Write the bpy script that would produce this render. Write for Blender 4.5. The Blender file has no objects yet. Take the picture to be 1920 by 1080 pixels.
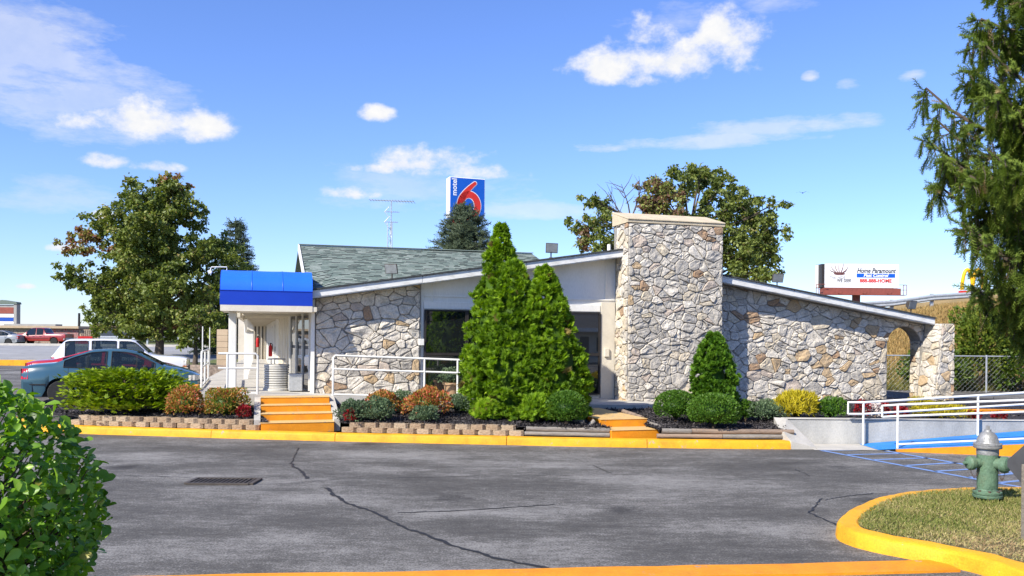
import bpy, math, random
import numpy as np
from mathutils import Vector, Matrix
random.seed(7); rng = np.random.default_rng(7)
PI = math.pi
scene = bpy.context.scene
C = scene.collection
# ---------------------------------------------------------------- camera
F, CX, CY, H = 1600.0, 960.0, 630.0, 2.15           # pixels of the 1920 px photograph; eye height in metres
ROLL = math.radians(.5)
cd = bpy.data.cameras.new('camera'); cam = bpy.data.objects.new('camera', cd); C.objects.link(cam)
cam.matrix_world = Matrix.Translation((0, 0, H)) @ Matrix.Rotation(PI/2, 4, 'X') @ Matrix.Rotation(ROLL, 4, 'Z')
cd.sensor_width = 36; cd.lens = F/1920*36; cd.shift_y = (CY-540)/1920
cd.clip_start = .05; cd.clip_end = 5000
scene.camera = cam
# ---------------------------------------------------------------- light
SAZ, SEL = math.radians(43.6), math.radians(40)      # sun behind the camera, to its left
sdir = Vector((-math.sin(SAZ)*math.cos(SEL), -math.cos(SAZ)*math.cos(SEL), math.sin(SEL)))
sd = bpy.data.lights.new('sun', 'SUN'); sun = bpy.data.objects.new('sun', sd); C.objects.link(sun)
sd.energy = 4.6; sd.angle = math.radians(.5); sd.color = (1, .94, .83)
sun.rotation_euler = sdir.to_track_quat('Z', 'Y').to_euler()
vs = scene.view_settings
vs.view_transform = 'Standard'; vs.look = 'None'; vs.gamma = 1; vs.use_curve_mapping = False; vs.exposure = .75

def ray(px, py):
    a, b = px-CX, -(py-CY)
    return (a*math.cos(ROLL)-b*math.sin(ROLL))/F, (a*math.sin(ROLL)+b*math.cos(ROLL))/F
def atz(px, py, z):
    x, s = ray(px, py); D = (z-H)/s
    return Vector((x*D, D, z))
def atD(px, py, D):
    x, s = ray(px, py)
    return Vector((x*D, D, H+s*D))

world = bpy.data.worlds.new('World'); scene.world = world; world.use_nodes = True
def build_world():
    nt = world.node_tree; N = nt.nodes; L = nt.links; N.clear()
    def node(t, **k):
        n = N.new(t)
        for a, b in k.items(): setattr(n, a, b)
        return n
    def m(op, a, b=None, c=None, clamp=False):
        n = node('ShaderNodeMath', operation=op, use_clamp=clamp)
        for i, v in enumerate((a, b, c)):
            if v is None: continue
            if isinstance(v, (int, float)): n.inputs[i].default_value = v
            else: L.new(v, n.inputs[i])
        return n.outputs[0]
    sky = node('ShaderNodeTexSky', sky_type='NISHITA', sun_disc=False)
    sky.sun_elevation = SEL; sky.sun_rotation = math.atan2(sdir.x, sdir.y)
    sky.air_density = 1.1; sky.dust_density = .05; sky.ozone_density = 2.2; sky.altitude = 120
    hs = node('ShaderNodeHueSaturation'); hs.inputs['Saturation'].default_value = 1.0; hs.inputs['Value'].default_value = 1.0
    tint = node('ShaderNodeMix', data_type='RGBA', blend_type='MULTIPLY'); tint.inputs[0].default_value = 1; tint.inputs[7].default_value = (.63, .76, 1.17, 1)
    L.new(sky.outputs[0], tint.inputs[6]); L.new(tint.outputs[2], hs.inputs['Color'])
    tc = node('ShaderNodeTexCoord'); sp = node('ShaderNodeSeparateXYZ'); L.new(tc.outputs['Generated'], sp.inputs[0])
    az = m('ARCTAN2', sp.outputs[0], sp.outputs[1]); el = m('ARCSINE', sp.outputs[2])
    def noise(scale, detail, zs, rough=.6):
        mp = node('ShaderNodeMapping'); mp.inputs['Scale'].default_value = (1, 1, zs)
        L.new(tc.outputs['Generated'], mp.inputs[0])
        n = node('ShaderNodeTexNoise'); n.inputs['Scale'].default_value = scale; n.inputs['Detail'].default_value = detail
        n.inputs['Roughness'].default_value = rough; L.new(mp.outputs[0], n.inputs['Vector'])
        return m('SUBTRACT', n.outputs[0], .5)
    nb = noise(16, 9, 1.5, .62); nf = noise(9, 9, 3.2, .66); ns = noise(60, 6, 1.4, .6)
    def cloud(px, py, rx, ry, amp=8.5, k=1.1, bias=.5, nz=None):
        x, s = ray(px, py); a0 = math.atan2(x, 1); e0 = math.atan2(s, math.hypot(x, 1))
        c = math.cos(a0)**2
        dx = m('DIVIDE', m('SUBTRACT', az, a0), rx/F*c); dz = m('DIVIDE', m('SUBTRACT', el, e0), ry/F*math.cos(a0))
        dzb = m('MULTIPLY', dz, m('ADD', 1.0, m('MULTIPLY', m('LESS_THAN', dz, 0), .55)))
        d2 = m('ADD', m('MULTIPLY', dx, dx), m('MULTIPLY', dzb, dzb))
        return m('ADD', m('MULTIPLY', m('SUBTRACT', 1.0+bias, d2), k), m('MULTIPLY', nb if nz is None else nz, amp))
    solid = [(1275, 118, 150, 40), (1362, 88, 72, 54), (1190, 128, 100, 34), (1226, 62, 44, 34), (1150, 132, 60, 22), (1205, 150, 34, 16),
             (270, 232, 135, 42), (345, 240, 78, 34), (190, 232, 70, 22), (300, 315, 54, 13), (192, 303, 46, 16), (790, 308, 95, 30),
             (860, 326, 110, 17), (700, 318, 45, 13), (652, 363, 50, 16), (708, 217, 32, 15), (130, 467, 34, 10), (190, 404, 20, 13), (48, 538, 16, 6)]
    msk = None
    for c in solid:
        v = cloud(*c); msk = v if msk is None else m('SMOOTH_MAX', msk, v, .35)
    wisp = None
    for (px, py, rx, ry, w) in [(1300, 268, 230, 17, .5), (1480, 240, 170, 20, .45), (1130, 278, 60, 14, .6), (60, 110, 190, 120, .46), (170, 210, 190, 90, .4),
                                (40, 40, 200, 50, .34), (1455, 12, 75, 26, .36), (1590, 160, 36, 13, .5), (1521, 146, 18, 12, .7), (1705, 146, 30, 12, .5), (1235, 48, 120, 30, .3),
                                (960, 398, 150, 22, .4), (130, 380, 200, 40, .28), (1240, 400, 140, 26, .25), (1610, 545, 120, 26, .25), (800, 360, 200, 50, .3)]:
        v = m('MULTIPLY', m('ADD', cloud(px, py, rx, ry, 5.5, .9, 0., nf), .0, clamp=True), w)
        wisp = v if wisp is None else m('MAXIMUM', wisp, v)
    # beyond the frame the same fair-weather clouds go on
    far = noise(5.5, 9, 2.4, .55)
    out = m('GREATER_THAN', m('ABSOLUTE', az), .62)
    hi = m('GREATER_THAN', el, .42)
    outm = m('MULTIPLY', m('MAXIMUM', out, hi), m('MULTIPLY', m('SUBTRACT', far, .09), 9.0, clamp=True))
    outm = m('MULTIPLY', outm, .8)
    sm = node('ShaderNodeMapRange', interpolation_type='SMOOTHSTEP'); L.new(msk, sm.inputs[0])
    sm.inputs[1].default_value = -.1; sm.inputs[2].default_value = 2.1
    allm = m('MAXIMUM', m('MAXIMUM', sm.outputs[0], wisp), outm)
    allm = m('MULTIPLY', allm, m('GREATER_THAN', el, 0.004), clamp=True)
    # body shading of the clouds: paler rims, greyer hearts
    cr = node('ShaderNodeValToRGB'); cr.color_ramp.elements[0].color = (4.1, 4.35, 4.9, 1); cr.color_ramp.elements[1].color = (5.35, 5.3, 5.25, 1)
    L.new(m('ADD', m('MULTIPLY', ns, 1.4), m('ADD', m('MULTIPLY', nb, 1.1), .62), clamp=True), cr.inputs[0])
    mx = node('ShaderNodeMix', data_type='RGBA'); L.new(allm, mx.inputs[0]); L.new(hs.outputs[0], mx.inputs[6]); L.new(cr.outputs[0], mx.inputs[7])
    bg = node('ShaderNodeBackground'); bg.inputs['Strength'].default_value = .112
    L.new(mx.outputs[2], bg.inputs['Color'])
    o = node('ShaderNodeOutputWorld'); L.new(bg.outputs[0], o.inputs[0])
build_world()

# ---------------------------------------------------------------- helpers
def tag(o, label=None, cat=None, group=None, kind=None):
    if label: o['label'] = label
    if cat: o['category'] = cat
    if group: o['group'] = group
    if kind: o['kind'] = kind
    return o
def empty(name, loc=(0, 0, 0), rz=0, parent=None):
    o = bpy.data.objects.new(name, None); C.objects.link(o); o.location = loc; o.rotation_euler = (0, 0, rz); o.empty_display_size = .2
    o.parent = parent
    return o
def link(name, me, mats, parent=None, loc=None, rz=0):
    o = bpy.data.objects.new(name, me); C.objects.link(o)
    if mats is not None and len(me.materials) == 0:
        for mm in (mats if isinstance(mats, (list, tuple)) else [mats]): me.materials.append(mm)
    o.parent = parent
    if loc is not None: o.location = loc
    if rz: o.rotation_euler = (0, 0, rz)
    return o
class MB:
    def __init__(s): s.v = []; s.f = []; s.m = []
    def add(s, vs_, fs, mi=0):
        b = len(s.v); s.v += [tuple(p) for p in vs_]
        for f in fs: s.f.append(tuple(b+i for i in f)); s.m.append(mi)
        return s
    def box(s, c, d, mi=0, ax=None):
        c = Vector(c); x, y, z = (Vector((1, 0, 0)), Vector((0, 1, 0)), Vector((0, 0, 1))) if ax is None else ax
        P = [c+x*(i*d[0]/2)+y*(j*d[1]/2)+z*(k*d[2]/2) for k in (-1, 1) for j in (-1, 1) for i in (-1, 1)]
        return s.add(P, [(0, 2, 3, 1), (4, 5, 7, 6), (0, 1, 5, 4), (2, 6, 7, 3), (0, 4, 6, 2), (1, 3, 7, 5)], mi)
    def bx(s, a, b, mi=0):
        return s.box([(a[i]+b[i])/2 for i in range(3)], [abs(b[i]-a[i]) for i in range(3)], mi)
    def bar(s, p, q, w, h, mi=0, up=(0, 0, 1)):
        p, q = Vector(p), Vector(q); x = (q-p); l = x.length; x /= l
        u = Vector(up); y = u.cross(x)
        if y.length < 1e-4: y = Vector((0, 1, 0)).cross(x)
        y.normalize(); z = x.cross(y)
        return s.box((p+q)/2, (l, w, h), mi, (x, y, z))
    def tube(s, pts, r, n=8, mi=0, caps=True):
        pts = [Vector(p) for p in pts]
        rs = r if isinstance(r, (list, tuple)) else [r]*len(pts)
        ring = []; ref = None
        for i, p in enumerate(pts):
            t = (pts[min(i+1, len(pts)-1)]-pts[max(i-1, 0)]).normalized()
            if ref is None: ref = Vector((0, 0, 1)) if abs(t.z) < .9 else Vector((1, 0, 0))
            a = (ref-t*ref.dot(t)).normalized(); b = t.cross(a); ref = a
            ring.append([p+(a*math.cos(2*PI*k/n)+b*math.sin(2*PI*k/n))*rs[i] for k in range(n)])
        V = [q for rr in ring for q in rr]
        Fs = [(i*n+k, i*n+(k+1) % n, (i+1)*n+(k+1) % n, (i+1)*n+k) for i in range(len(pts)-1) for k in range(n)]
        if caps: Fs += [tuple(range(n-1, -1, -1)), tuple((len(pts)-1)*n+k for k in range(n))]
        return s.add(V, Fs, mi)
    def lathe(s, prof, c=(0, 0, 0), axis='Z', n=20, mi=0, M=None):
        c = Vector(c); V = []
        for (r, h) in prof:
            for k in range(n):
                a = 2*PI*k/n; x, y = r*math.cos(a), r*math.sin(a)
                p = {'Z': Vector((x, y, h)), 'Y': Vector((x, h, -y)), 'X': Vector((h, x, y))}[axis]
                if M is not None: p = M @ p
                V.append(c+p)
        k_ = len(prof)
        Fs = [(i*n+k, i*n+(k+1) % n, (i+1)*n+(k+1) % n, (i+1)*n+k) for i in range(k_-1) for k in range(n)]
        if prof[0][0] > 1e-5: Fs.append(tuple(range(n-1, -1, -1)))
        if prof[-1][0] > 1e-5: Fs.append(tuple((k_-1)*n+k for k in range(n)))
        return s.add(V, Fs, mi)
    def prism(s, poly, off, mi=0):
        n = len(poly); A = [Vector(p) for p in poly]; o = Vector(off); B = [p+o for p in A]
        return s.add(A+B, [tuple(range(n-1, -1, -1)), tuple(range(n, 2*n))]+[(i, (i+1) % n, n+(i+1) % n, n+i) for i in range(n)], mi)
    def grid(s, fn, nu, nv, mi=0):
        V = [fn(i/nu, j/nv) for j in range(nv+1) for i in range(nu+1)]
        return s.add(V, [(j*(nu+1)+i, j*(nu+1)+i+1, (j+1)*(nu+1)+i+1, (j+1)*(nu+1)+i) for j in range(nv) for i in range(nu)], mi)
    def mesh(s, name, smooth=False):
        me = bpy.data.meshes.new(name); me.from_pydata(s.v, [], s.f)
        me.polygons.foreach_set('material_index', s.m)
        if smooth:
            me.polygons.foreach_set('use_smooth', [True]*len(s.f))
            try: me.set_sharp_from_angle(angle=math.radians(smooth if smooth > 1 else 40))
            except Exception: pass
        me.update(); return me
    def build(s, name, mats, parent=None, smooth=False, loc=None, rz=0):
        return link(name, s.mesh(name, smooth), mats, parent, loc, rz)
def bevel(o, w=.01, seg=2):
    md = o.modifiers.new('bevel', 'BEVEL'); md.width = w; md.segments = seg; md.limit_method = 'ANGLE'; md.angle_limit = math.radians(40)
    return o
def fast_mesh(name, V, Fc, rnd=None):
    """V (n,3), Fc (m,k) all faces of k corners; rnd per vertex"""
    me = bpy.data.meshes.new(name); V = np.ascontiguousarray(V, dtype=np.float32); Fc = np.ascontiguousarray(Fc, dtype=np.int32)
    nf, k = Fc.shape
    me.vertices.add(len(V)); me.vertices.foreach_set('co', V.ravel())
    me.loops.add(nf*k); me.loops.foreach_set('vertex_index', Fc.ravel())
    me.polygons.add(nf); me.polygons.foreach_set('loop_start', np.arange(0, nf*k, k, dtype=np.int32))
    if rnd is not None:
        at = me.attributes.new('rnd', 'FLOAT', 'POINT'); at.data.foreach_set('value', np.ascontiguousarray(rnd, dtype=np.float32))
    me.update(calc_edges=True); me.validate()
    return me
def scatter(tv, tf, pos, ax, nor, sl, sw, sh=None):
    """instance template: tv columns (side, along, normal)"""
    n = len(pos); ax = ax/np.maximum(np.linalg.norm(ax, axis=1, keepdims=True), 1e-6)
    nor = nor-ax*np.sum(nor*ax, 1, keepdims=True); nor = nor/np.maximum(np.linalg.norm(nor, axis=1, keepdims=True), 1e-6)
    sd_ = np.cross(ax, nor); tv = np.asarray(tv, float); tf = np.asarray(tf)
    sh = sw if sh is None else sh
    V = pos[:, None, :]+tv[None, :, 0, None]*sd_[:, None, :]*sw[:, None, None]+tv[None, :, 1, None]*ax[:, None, :]*sl[:, None, None]+tv[None, :, 2, None]*nor[:, None, :]*sh[:, None, None]
    Fc = tf[None]+(np.arange(n)*len(tv))[:, None, None]
    return V.reshape(-1, 3), Fc.reshape(-1, tf.shape[1])
def unit(n):
    v = rng.normal(size=(n, 3)); return v/np.linalg.norm(v, axis=1, keepdims=True)
LEAF = (np.array([(0, 0, 0), (-.5, .45, .12), (0, 1, -.05), (.5, .45, .12), (0, .45, 0)]), np.array([(0, 4, 1), (1, 4, 2), (0, 3, 4), (4, 3, 2)]))
LEAF2 = (np.array([(0, 0, 0), (-.5, .5, .1), (0, 1, -.05), (.5, .5, .1)]), np.array([(0, 2, 1), (0, 3, 2)]))
OBO = (np.array([(0, 0, 0), (0, .35, .0), (0, .7, -.02), (0, 1, -.1), (-.26, .3, .1), (-.5, .66, .14), (-.3, .92, .04), (.26, .3, .1), (.5, .66, .14), (.3, .92, .04)]),
       np.array([(0, 1, 4), (4, 1, 5), (1, 2, 5), (5, 2, 6), (2, 3, 6), (0, 7, 1), (7, 8, 1), (1, 8, 2), (8, 9, 2), (2, 9, 3)]))
def _fan():
    V = []; Fs = []
    for i, a in enumerate((-50, -25, 0, 25, 50)):
        a = math.radians(a); l = 1-.3*abs(i-2)/2; b = len(V); d = np.array((math.sin(a), math.cos(a))); p = np.array((d[1], -d[0]))*.12
        bz = .05*(i % 2)
        for q, z in ((0*d, 0), (d*l*.55+p, bz), (d*l, -.1), (d*l*.55-p, bz)): V.append((q[0], q[1], z))
        Fs += [(b, b+1, b+2), (b, b+2, b+3)]
    return np.array(V), np.array(Fs)
FAN = _fan()
def _shoot(nn=30):
    V = [(-.05, 0, 0), (.05, 0, 0), (0, 1, 0)]; Fs = [(0, 1, 2)]
    for i in range(nn):
        t = (i+.5)/nn; a = i*2.4; b = len(V)
        r = (1 if t < .85 else 1.25-t*.3); o = (math.cos(a), math.sin(a)); w = .09
        V += [(-o[1]*w, t-.015, o[0]*w), (o[1]*w, t+.015, -o[0]*w), (o[0]*r*.5, min(t+.11, 1.12), o[1]*r*.5)]
        Fs.append((b, b+1, b+2))
    return np.array(V), np.array(Fs)
SHOOT = _shoot(); SHOOT_LO = _shoot(11)
# ---------------------------------------------------------------- materials
MAT = {}
def nt_of(name):
    mt = bpy.data.materials.new(name); mt.use_nodes = True; nt = mt.node_tree; MAT[name] = mt
    return mt, nt, nt.nodes, nt.links, nt.nodes['Principled BSDF']
def pm(name, c1, c2=None, scale=6., rough=.7, bump=0., bscale=40., spec=.3, metal=0., stretch=(1, 1, 1), c3=None, detail=6, coat=0., fine=0., wear=0., wearcol=(.3, .28, .25), wscale=5.):
    mt, nt, N, L, B = nt_of(name)
    B.inputs['Roughness'].default_value = rough; B.inputs['Metallic'].default_value = metal
    B.inputs['Specular IOR Level'].default_value = spec; B.inputs['Coat Weight'].default_value = coat
    B.inputs['Coat Roughness'].default_value = .05
    if c2 is None: c2 = tuple(x*.86 for x in c1)
    tc = N.new('ShaderNodeTexCoord'); mp = N.new('ShaderNodeMapping'); mp.inputs['Scale'].default_value = stretch; L.new(tc.outputs['Object'], mp.inputs[0])
    nz = N.new('ShaderNodeTexNoise'); nz.inputs['Scale'].default_value = scale; nz.inputs['Detail'].default_value = detail; nz.inputs['Roughness'].default_value = .62
    L.new(mp.outputs[0], nz.inputs['Vector'])
    cr = N.new('ShaderNodeValToRGB'); e = cr.color_ramp.elements
    e[0].position = .33; e[1].position = .67; e[0].color = (*c2, 1); e[1].color = (*c1, 1)
    if c3 is not None:
        x = e.new(.5); x.color = (*c3, 1)
    L.new(nz.outputs[0], cr.inputs[0]); col = cr.outputs[0]
    if fine > 0:
        n2 = N.new('ShaderNodeTexNoise'); n2.inputs['Scale'].default_value = bscale; n2.inputs['Detail'].default_value = 3; L.new(mp.outputs[0], n2.inputs['Vector'])
        hv = N.new('ShaderNodeHueSaturation'); mr = N.new('ShaderNodeMapRange'); L.new(n2.outputs[0], mr.inputs[0])
        mr.inputs[1].default_value = .3; mr.inputs[2].default_value = .7; mr.inputs[3].default_value = 1-fine; mr.inputs[4].default_value = 1+fine
        L.new(mr.outputs[0], hv.inputs['Value']); L.new(col, hv.inputs['Color']); col = hv.outputs[0]
    if wear > 0:
        n3 = N.new('ShaderNodeTexNoise'); n3.inputs['Scale'].default_value = wscale; n3.inputs['Detail'].default_value = 9; n3.inputs['Roughness'].default_value = .75; L.new(tc.outputs['Object'], n3.inputs['Vector'])
        m3 = N.new('ShaderNodeMapRange'); L.new(n3.outputs[0], m3.inputs[0]); m3.inputs[1].default_value = .69-.12*wear; m3.inputs[2].default_value = .72-.11*wear
        x3 = N.new('ShaderNodeMix'); x3.data_type = 'RGBA'; L.new(m3.outputs[0], x3.inputs[0]); L.new(col, x3.inputs[6]); x3.inputs[7].default_value = (*wearcol, 1); col = x3.outputs[2]
        n4 = N.new('ShaderNodeTexNoise'); n4.inputs['Scale'].default_value = wscale*.45; n4.inputs['Detail'].default_value = 8; n4.inputs['Roughness'].default_value = .7; L.new(tc.outputs['Object'], n4.inputs['Vector'])
        m4 = N.new('ShaderNodeMapRange'); L.new(n4.outputs[0], m4.inputs[0]); m4.inputs[1].default_value = .52; m4.inputs[2].default_value = .72; m4.inputs[3].default_value = 0; m4.inputs[4].default_value = .3
        x4 = N.new('ShaderNodeMix'); x4.data_type = 'RGBA'; L.new(m4.outputs[0], x4.inputs[0]); L.new(col, x4.inputs[6]); x4.inputs[7].default_value = (.16, .11, .05, 1); col = x4.outputs[2]
    L.new(col, B.inputs['Base Color'])
    if bump > 0:
        nb = N.new('ShaderNodeTexNoise'); nb.inputs['Scale'].default_value = bscale; nb.inputs['Detail'].default_value = 5; L.new(mp.outputs[0], nb.inputs['Vector'])
        bp = N.new('ShaderNodeBump'); bp.inputs['Strength'].default_value = bump; bp.inputs['Distance'].default_value = .02
        L.new(nb.outputs[0], bp.inputs['Height']); L.new(bp.outputs[0], B.inputs['Normal'])
    return mt
def leafmat(name, cols, rough=.5, spec=.35, trans=.25, pos=None):
    """cols picked by the per-leaf attribute rnd"""
    mt, nt, N, L, B = nt_of(name)
    at = N.new('ShaderNodeAttribute'); at.attribute_name = 'rnd'
    cr = N.new('ShaderNodeValToRGB'); e = cr.color_ramp.elements
    n = len(cols)
    for i, c in enumerate(cols):
        p = i/(n-1) if pos is None else pos[i]
        if i < 2: e[i].position = p; e[i].color = (*c, 1)
        else: x = e.new(p); x.color = (*c, 1)
    L.new(at.outputs['Fac'], cr.inputs[0]); L.new(cr.outputs[0], B.inputs['Base Color'])
    B.inputs['Roughness'].default_value = rough; B.inputs['Specular IOR Level'].default_value = spec
    if trans:
        tr = N.new('ShaderNodeBsdfTranslucent'); hv = N.new('ShaderNodeHueSaturation'); hv.inputs['Value'].default_value = 1.5; hv.inputs['Saturation'].default_value = 1.1
        L.new(cr.outputs[0], hv.inputs['Color']); L.new(hv.outputs[0], tr.inputs['Color'])
        mx = N.new('ShaderNodeMixShader'); mx.inputs[0].default_value = trans
        L.new(B.outputs[0], mx.inputs[1]); L.new(tr.outputs[0], mx.inputs[2]); L.new(mx.outputs[0], N['Material Output'].inputs[0])
    return mt
def glassmat(name, tint=(.01, .012, .014), ior=1.6, see=0., rough=.015):
    mt, nt, N, L, B = nt_of(name)
    B.inputs['Base Color'].default_value = (*tint, 1); B.inputs['Roughness'].default_value = rough; B.inputs['IOR'].default_value = ior
    B.inputs['Specular IOR Level'].default_value = .5
    if see:
        t = N.new('ShaderNodeBsdfTransparent'); t.inputs[0].default_value = (.75, .82, .82, 1); mx = N.new('ShaderNodeMixShader'); mx.inputs[0].default_value = see
        L.new(B.outputs[0], mx.inputs[1]); L.new(t.outputs[0], mx.inputs[2]); L.new(mx.outputs[0], N['Material Output'].inputs[0])
    return mt
def asphalt(name, dark, mid, light, seed=0.):
    mt, nt, N, L, B = nt_of(name)
    tc = N.new('ShaderNodeTexCoord')
    def nz(scale, st, det=8, ro=.6):
        mp = N.new('ShaderNodeMapping'); mp.inputs['Scale'].default_value = st; mp.inputs['Location'].default_value = (seed, seed*.7, 0); L.new(tc.outputs['Object'], mp.inputs[0])
        n = N.new('ShaderNodeTexNoise'); n.inputs['Scale'].default_value = scale; n.inputs['Detail'].default_value = det; n.inputs['Roughness'].default_value = ro; L.new(mp.outputs[0], n.inputs['Vector'])
        return n.outputs[0]
    big = nz(.3, (1, 1.5, 1), 6, .65); streak = nz(.8, (.5, 1.5, 1), 8, .75); grain = nz(42, (1, 1, 1), 4, .8); med = nz(9, (.7, 1.2, 1), 7, .8)
    def mm(op, a, b):
        n = N.new('ShaderNodeMath'); n.operation = op
        for i, v in enumerate((a, b)):
            if isinstance(v, (int, float)): n.inputs[i].default_value = v
            else: L.new(v, n.inputs[i])
        return n.outputs[0]
    s = mm('ADD', mm('MULTIPLY', big, .5), mm('ADD', mm('MULTIPLY', streak, .36), mm('ADD', mm('MULTIPLY', grain, .62), mm('MULTIPLY', med, .34))))
    cr = N.new('ShaderNodeValToRGB'); e = cr.color_ramp.elements; e[0].position = .70; e[1].position = 1.06; e[0].color = (*dark, 1); e[1].color = (*light, 1)
    x = e.new(.90); x.color = (*mid, 1)
    L.new(s, cr.inputs[0])
    vo = N.new('ShaderNodeTexVoronoi'); vo.inputs['Scale'].default_value = 46; L.new(tc.outputs['Object'], vo.inputs['Vector'])
    sp = mm('LESS_THAN', vo.outputs['Distance'], .085)
    nzz = mm('GREATER_THAN', nz(3.2, (1, 1, 1), 3), .52); sp = mm('MULTIPLY', mm('MULTIPLY', sp, nzz), .55)
    mx = N.new('ShaderNodeMix'); mx.data_type = 'RGBA'; L.new(sp, mx.inputs[0]); L.new(cr.outputs[0], mx.inputs[6]); mx.inputs[7].default_value = (.42, .41, .39, 1)
    # oil drips and dark worn patches
    def dk(src, mask, col, amt):
        m2 = N.new('ShaderNodeMix'); m2.data_type = 'RGBA'; L.new(mm('MULTIPLY', mask, amt), m2.inputs[0]); L.new(src, m2.inputs[6]); m2.inputs[7].default_value = (*col, 1); return m2.outputs[2]
    v2 = N.new('ShaderNodeTexVoronoi'); v2.inputs['Scale'].default_value = .55; L.new(tc.outputs['Object'], v2.inputs['Vector'])
    mr = N.new('ShaderNodeMapRange'); L.new(mm('ADD', v2.outputs['Distance'], mm('MULTIPLY', med, .22)), mr.inputs[0]); mr.inputs[1].default_value = .17; mr.inputs[2].default_value = .30; mr.inputs[3].default_value = 1; mr.inputs[4].default_value = 0
    c_ = dk(mx.outputs[2], mr.outputs[0], (.018, .017, .017), .6)
    v3 = N.new('ShaderNodeTexVoronoi'); v3.inputs['Scale'].default_value = 3.1; L.new(tc.outputs['Object'], v3.inputs['Vector'])
    mr3 = N.new('ShaderNodeMapRange'); L.new(mm('ADD', v3.outputs['Distance'], mm('MULTIPLY', grain, .1)), mr3.inputs[0]); mr3.inputs[1].default_value = .09; mr3.inputs[2].default_value = .14; mr3.inputs[3].default_value = 1; mr3.inputs[4].default_value = 0
    c_ = dk(c_, mm('MULTIPLY', mr3.outputs[0], mm('GREATER_THAN', nz(1.3, (1, 1, 1), 2), .5)), (.02, .02, .02), .55)
    sc = nz(3.5, (.3, 2.4, 1), 6, .85); mr4 = N.new('ShaderNodeMapRange'); L.new(sc, mr4.inputs[0]); mr4.inputs[1].default_value = .66; mr4.inputs[2].default_value = .76
    c_ = dk(c_, mr4.outputs[0], (.34, .33, .31), .5)
    L.new(c_, B.inputs['Base Color']); B.inputs['Roughness'].default_value = .85; B.inputs['Specular IOR Level'].default_value = .25
    bp = N.new('ShaderNodeBump'); bp.inputs['Strength'].default_value = .5; bp.inputs['Distance'].default_value = .012
    L.new(mm('ADD', grain, mm('MULTIPLY', med, .6)), bp.inputs['Height']); L.new(bp.outputs[0], B.inputs['Normal'])
    return mt
asphalt('asphalt', (.030, .0285, .0265), (.098, .093, .085), (.245, .235, .218))
asphalt('road_asphalt', (.2, .2, .205), (.27, .27, .27), (.34, .335, .33), 3.)
pm('yellow_paint', (.76, .37, .014), (.60, .27, .012), 3, .6, .25, 60, c3=(.73, .35, .014), fine=.12, wear=.6, wscale=6)
pm('orange_paint', (.76, .29, .012), (.62, .22, .01), 3, .6, .2, 50, fine=.1, wear=.55, wscale=5)
pm('tread_paint', (.70, .46, .18), (.58, .38, .16), 6, .7, .2, 60, fine=.12, wear=1., wscale=6)
pm('blue_paint', (.03, .24, .66), (.02, .18, .5), 4, .6, .2, 60, fine=.08, wear=.6)
pm('line_blue', (.17, .30, .62), (.16, .23, .4), 9, .7, .2, 90, fine=.2)
pm('line_white', (.6, .6, .58), (.4, .4, .4), 5, .7)
pm('concrete', (.52, .49, .43), (.38, .36, .32), 2.2, .85, .3, 60, fine=.1)
pm('concrete_stained', (.46, .45, .42), (.28, .28, .27), 1.5, .85, .35, 50, stretch=(1, 1, .5), fine=.12)
pm('tar', (.018, .018, .02), (.03, .03, .03), 20, .6, .3, 80)
pm('white_paint', (.82, .80, .75), (.74, .72, .66), 2.5, .55, .12, 30, stretch=(1, 1, .4), fine=.04)
pm('cream_paint', (.72, .66, .54), (.62, .56, .45), 2, .6, .1, 30, fine=.04)
pm('fascia_paint', (.76, .75, .71), (.55, .53, .48), 7, .6, .2, 30, stretch=(.4, .4, 2), fine=.08, c3=(.74, .73, .69))
pm('rail_paint', (.74, .73, .69), (.66, .65, .6), 8, .45, .1, 60)
pm('mortar', (.34, .315, .275), (.23, .215, .19), 9, .95, .6, 60, fine=.15)
STONES = [pm('stone_white', (.67, .61, .515), (.44, .40, .335), 5, .9, 1., 26, fine=.18, c3=(.60, .545, .46)), pm('stone_grey', (.53, .485, .415), (.345, .315, .27), 6, .9, .9, 28, fine=.18),
          pm('stone_cream', (.62, .53, .40), (.45, .39, .29), 5, .9, .9, 26, fine=.16), pm('stone_tan', (.52, .37, .21), (.40, .30, .19), 7, .9, .9, 30, fine=.2),
          pm('stone_rust', (.40, .25, .145), (.30, .22, .15), 7, .9, .9, 30, fine=.22), pm('stone_pink', (.54, .45, .36), (.42, .35, .29), 6, .9, .9, 28, fine=.18)]
pm('cap_stone', (.60, .50, .34), (.48, .40, .28), 3, .85, .3, 40, fine=.1)
GREENS = [pm('shingle_a', (.185, .235, .20), (.135, .175, .15), 12, .9, .4, 90, fine=.15), pm('shingle_b', (.245, .29, .25), (.185, .225, .195), 12, .9, .4, 90, fine=.15),
          pm('shingle_c', (.15, .19, .165), (.11, .145, .125), 12, .9, .4, 90, fine=.15), pm('shingle_d', (.29, .33, .29), (.23, .27, .235), 12, .9, .4, 90, fine=.15)]
pm('shingle_dark', (.07, .075, .075), (.045, .05, .05), 9, .9, .4, 70)
pm('roof_grey', (.2, .19, .18), (.12, .115, .11), 4, .9, .5, 30, stretch=(1, 3, 3))
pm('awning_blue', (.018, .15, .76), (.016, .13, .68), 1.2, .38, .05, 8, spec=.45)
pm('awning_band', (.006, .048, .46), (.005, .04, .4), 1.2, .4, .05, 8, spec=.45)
pm('dark_frame', (.035, .03, .028), (.025, .022, .02), 8, .45)
pm('bronze', (.09, .075, .06), (.06, .05, .04), 8, .5)
glassmat('glass', ior=2.5)
glassmat('car_glass', (.012, .02, .024), 1.7, .45)
glassmat('dark_glass', (.006, .008, .01), 1.6, 0)
pm('metal_grey', (.5, .5, .48), (.38, .38, .36), 14, .5, .15, 40, metal=.3)
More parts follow.
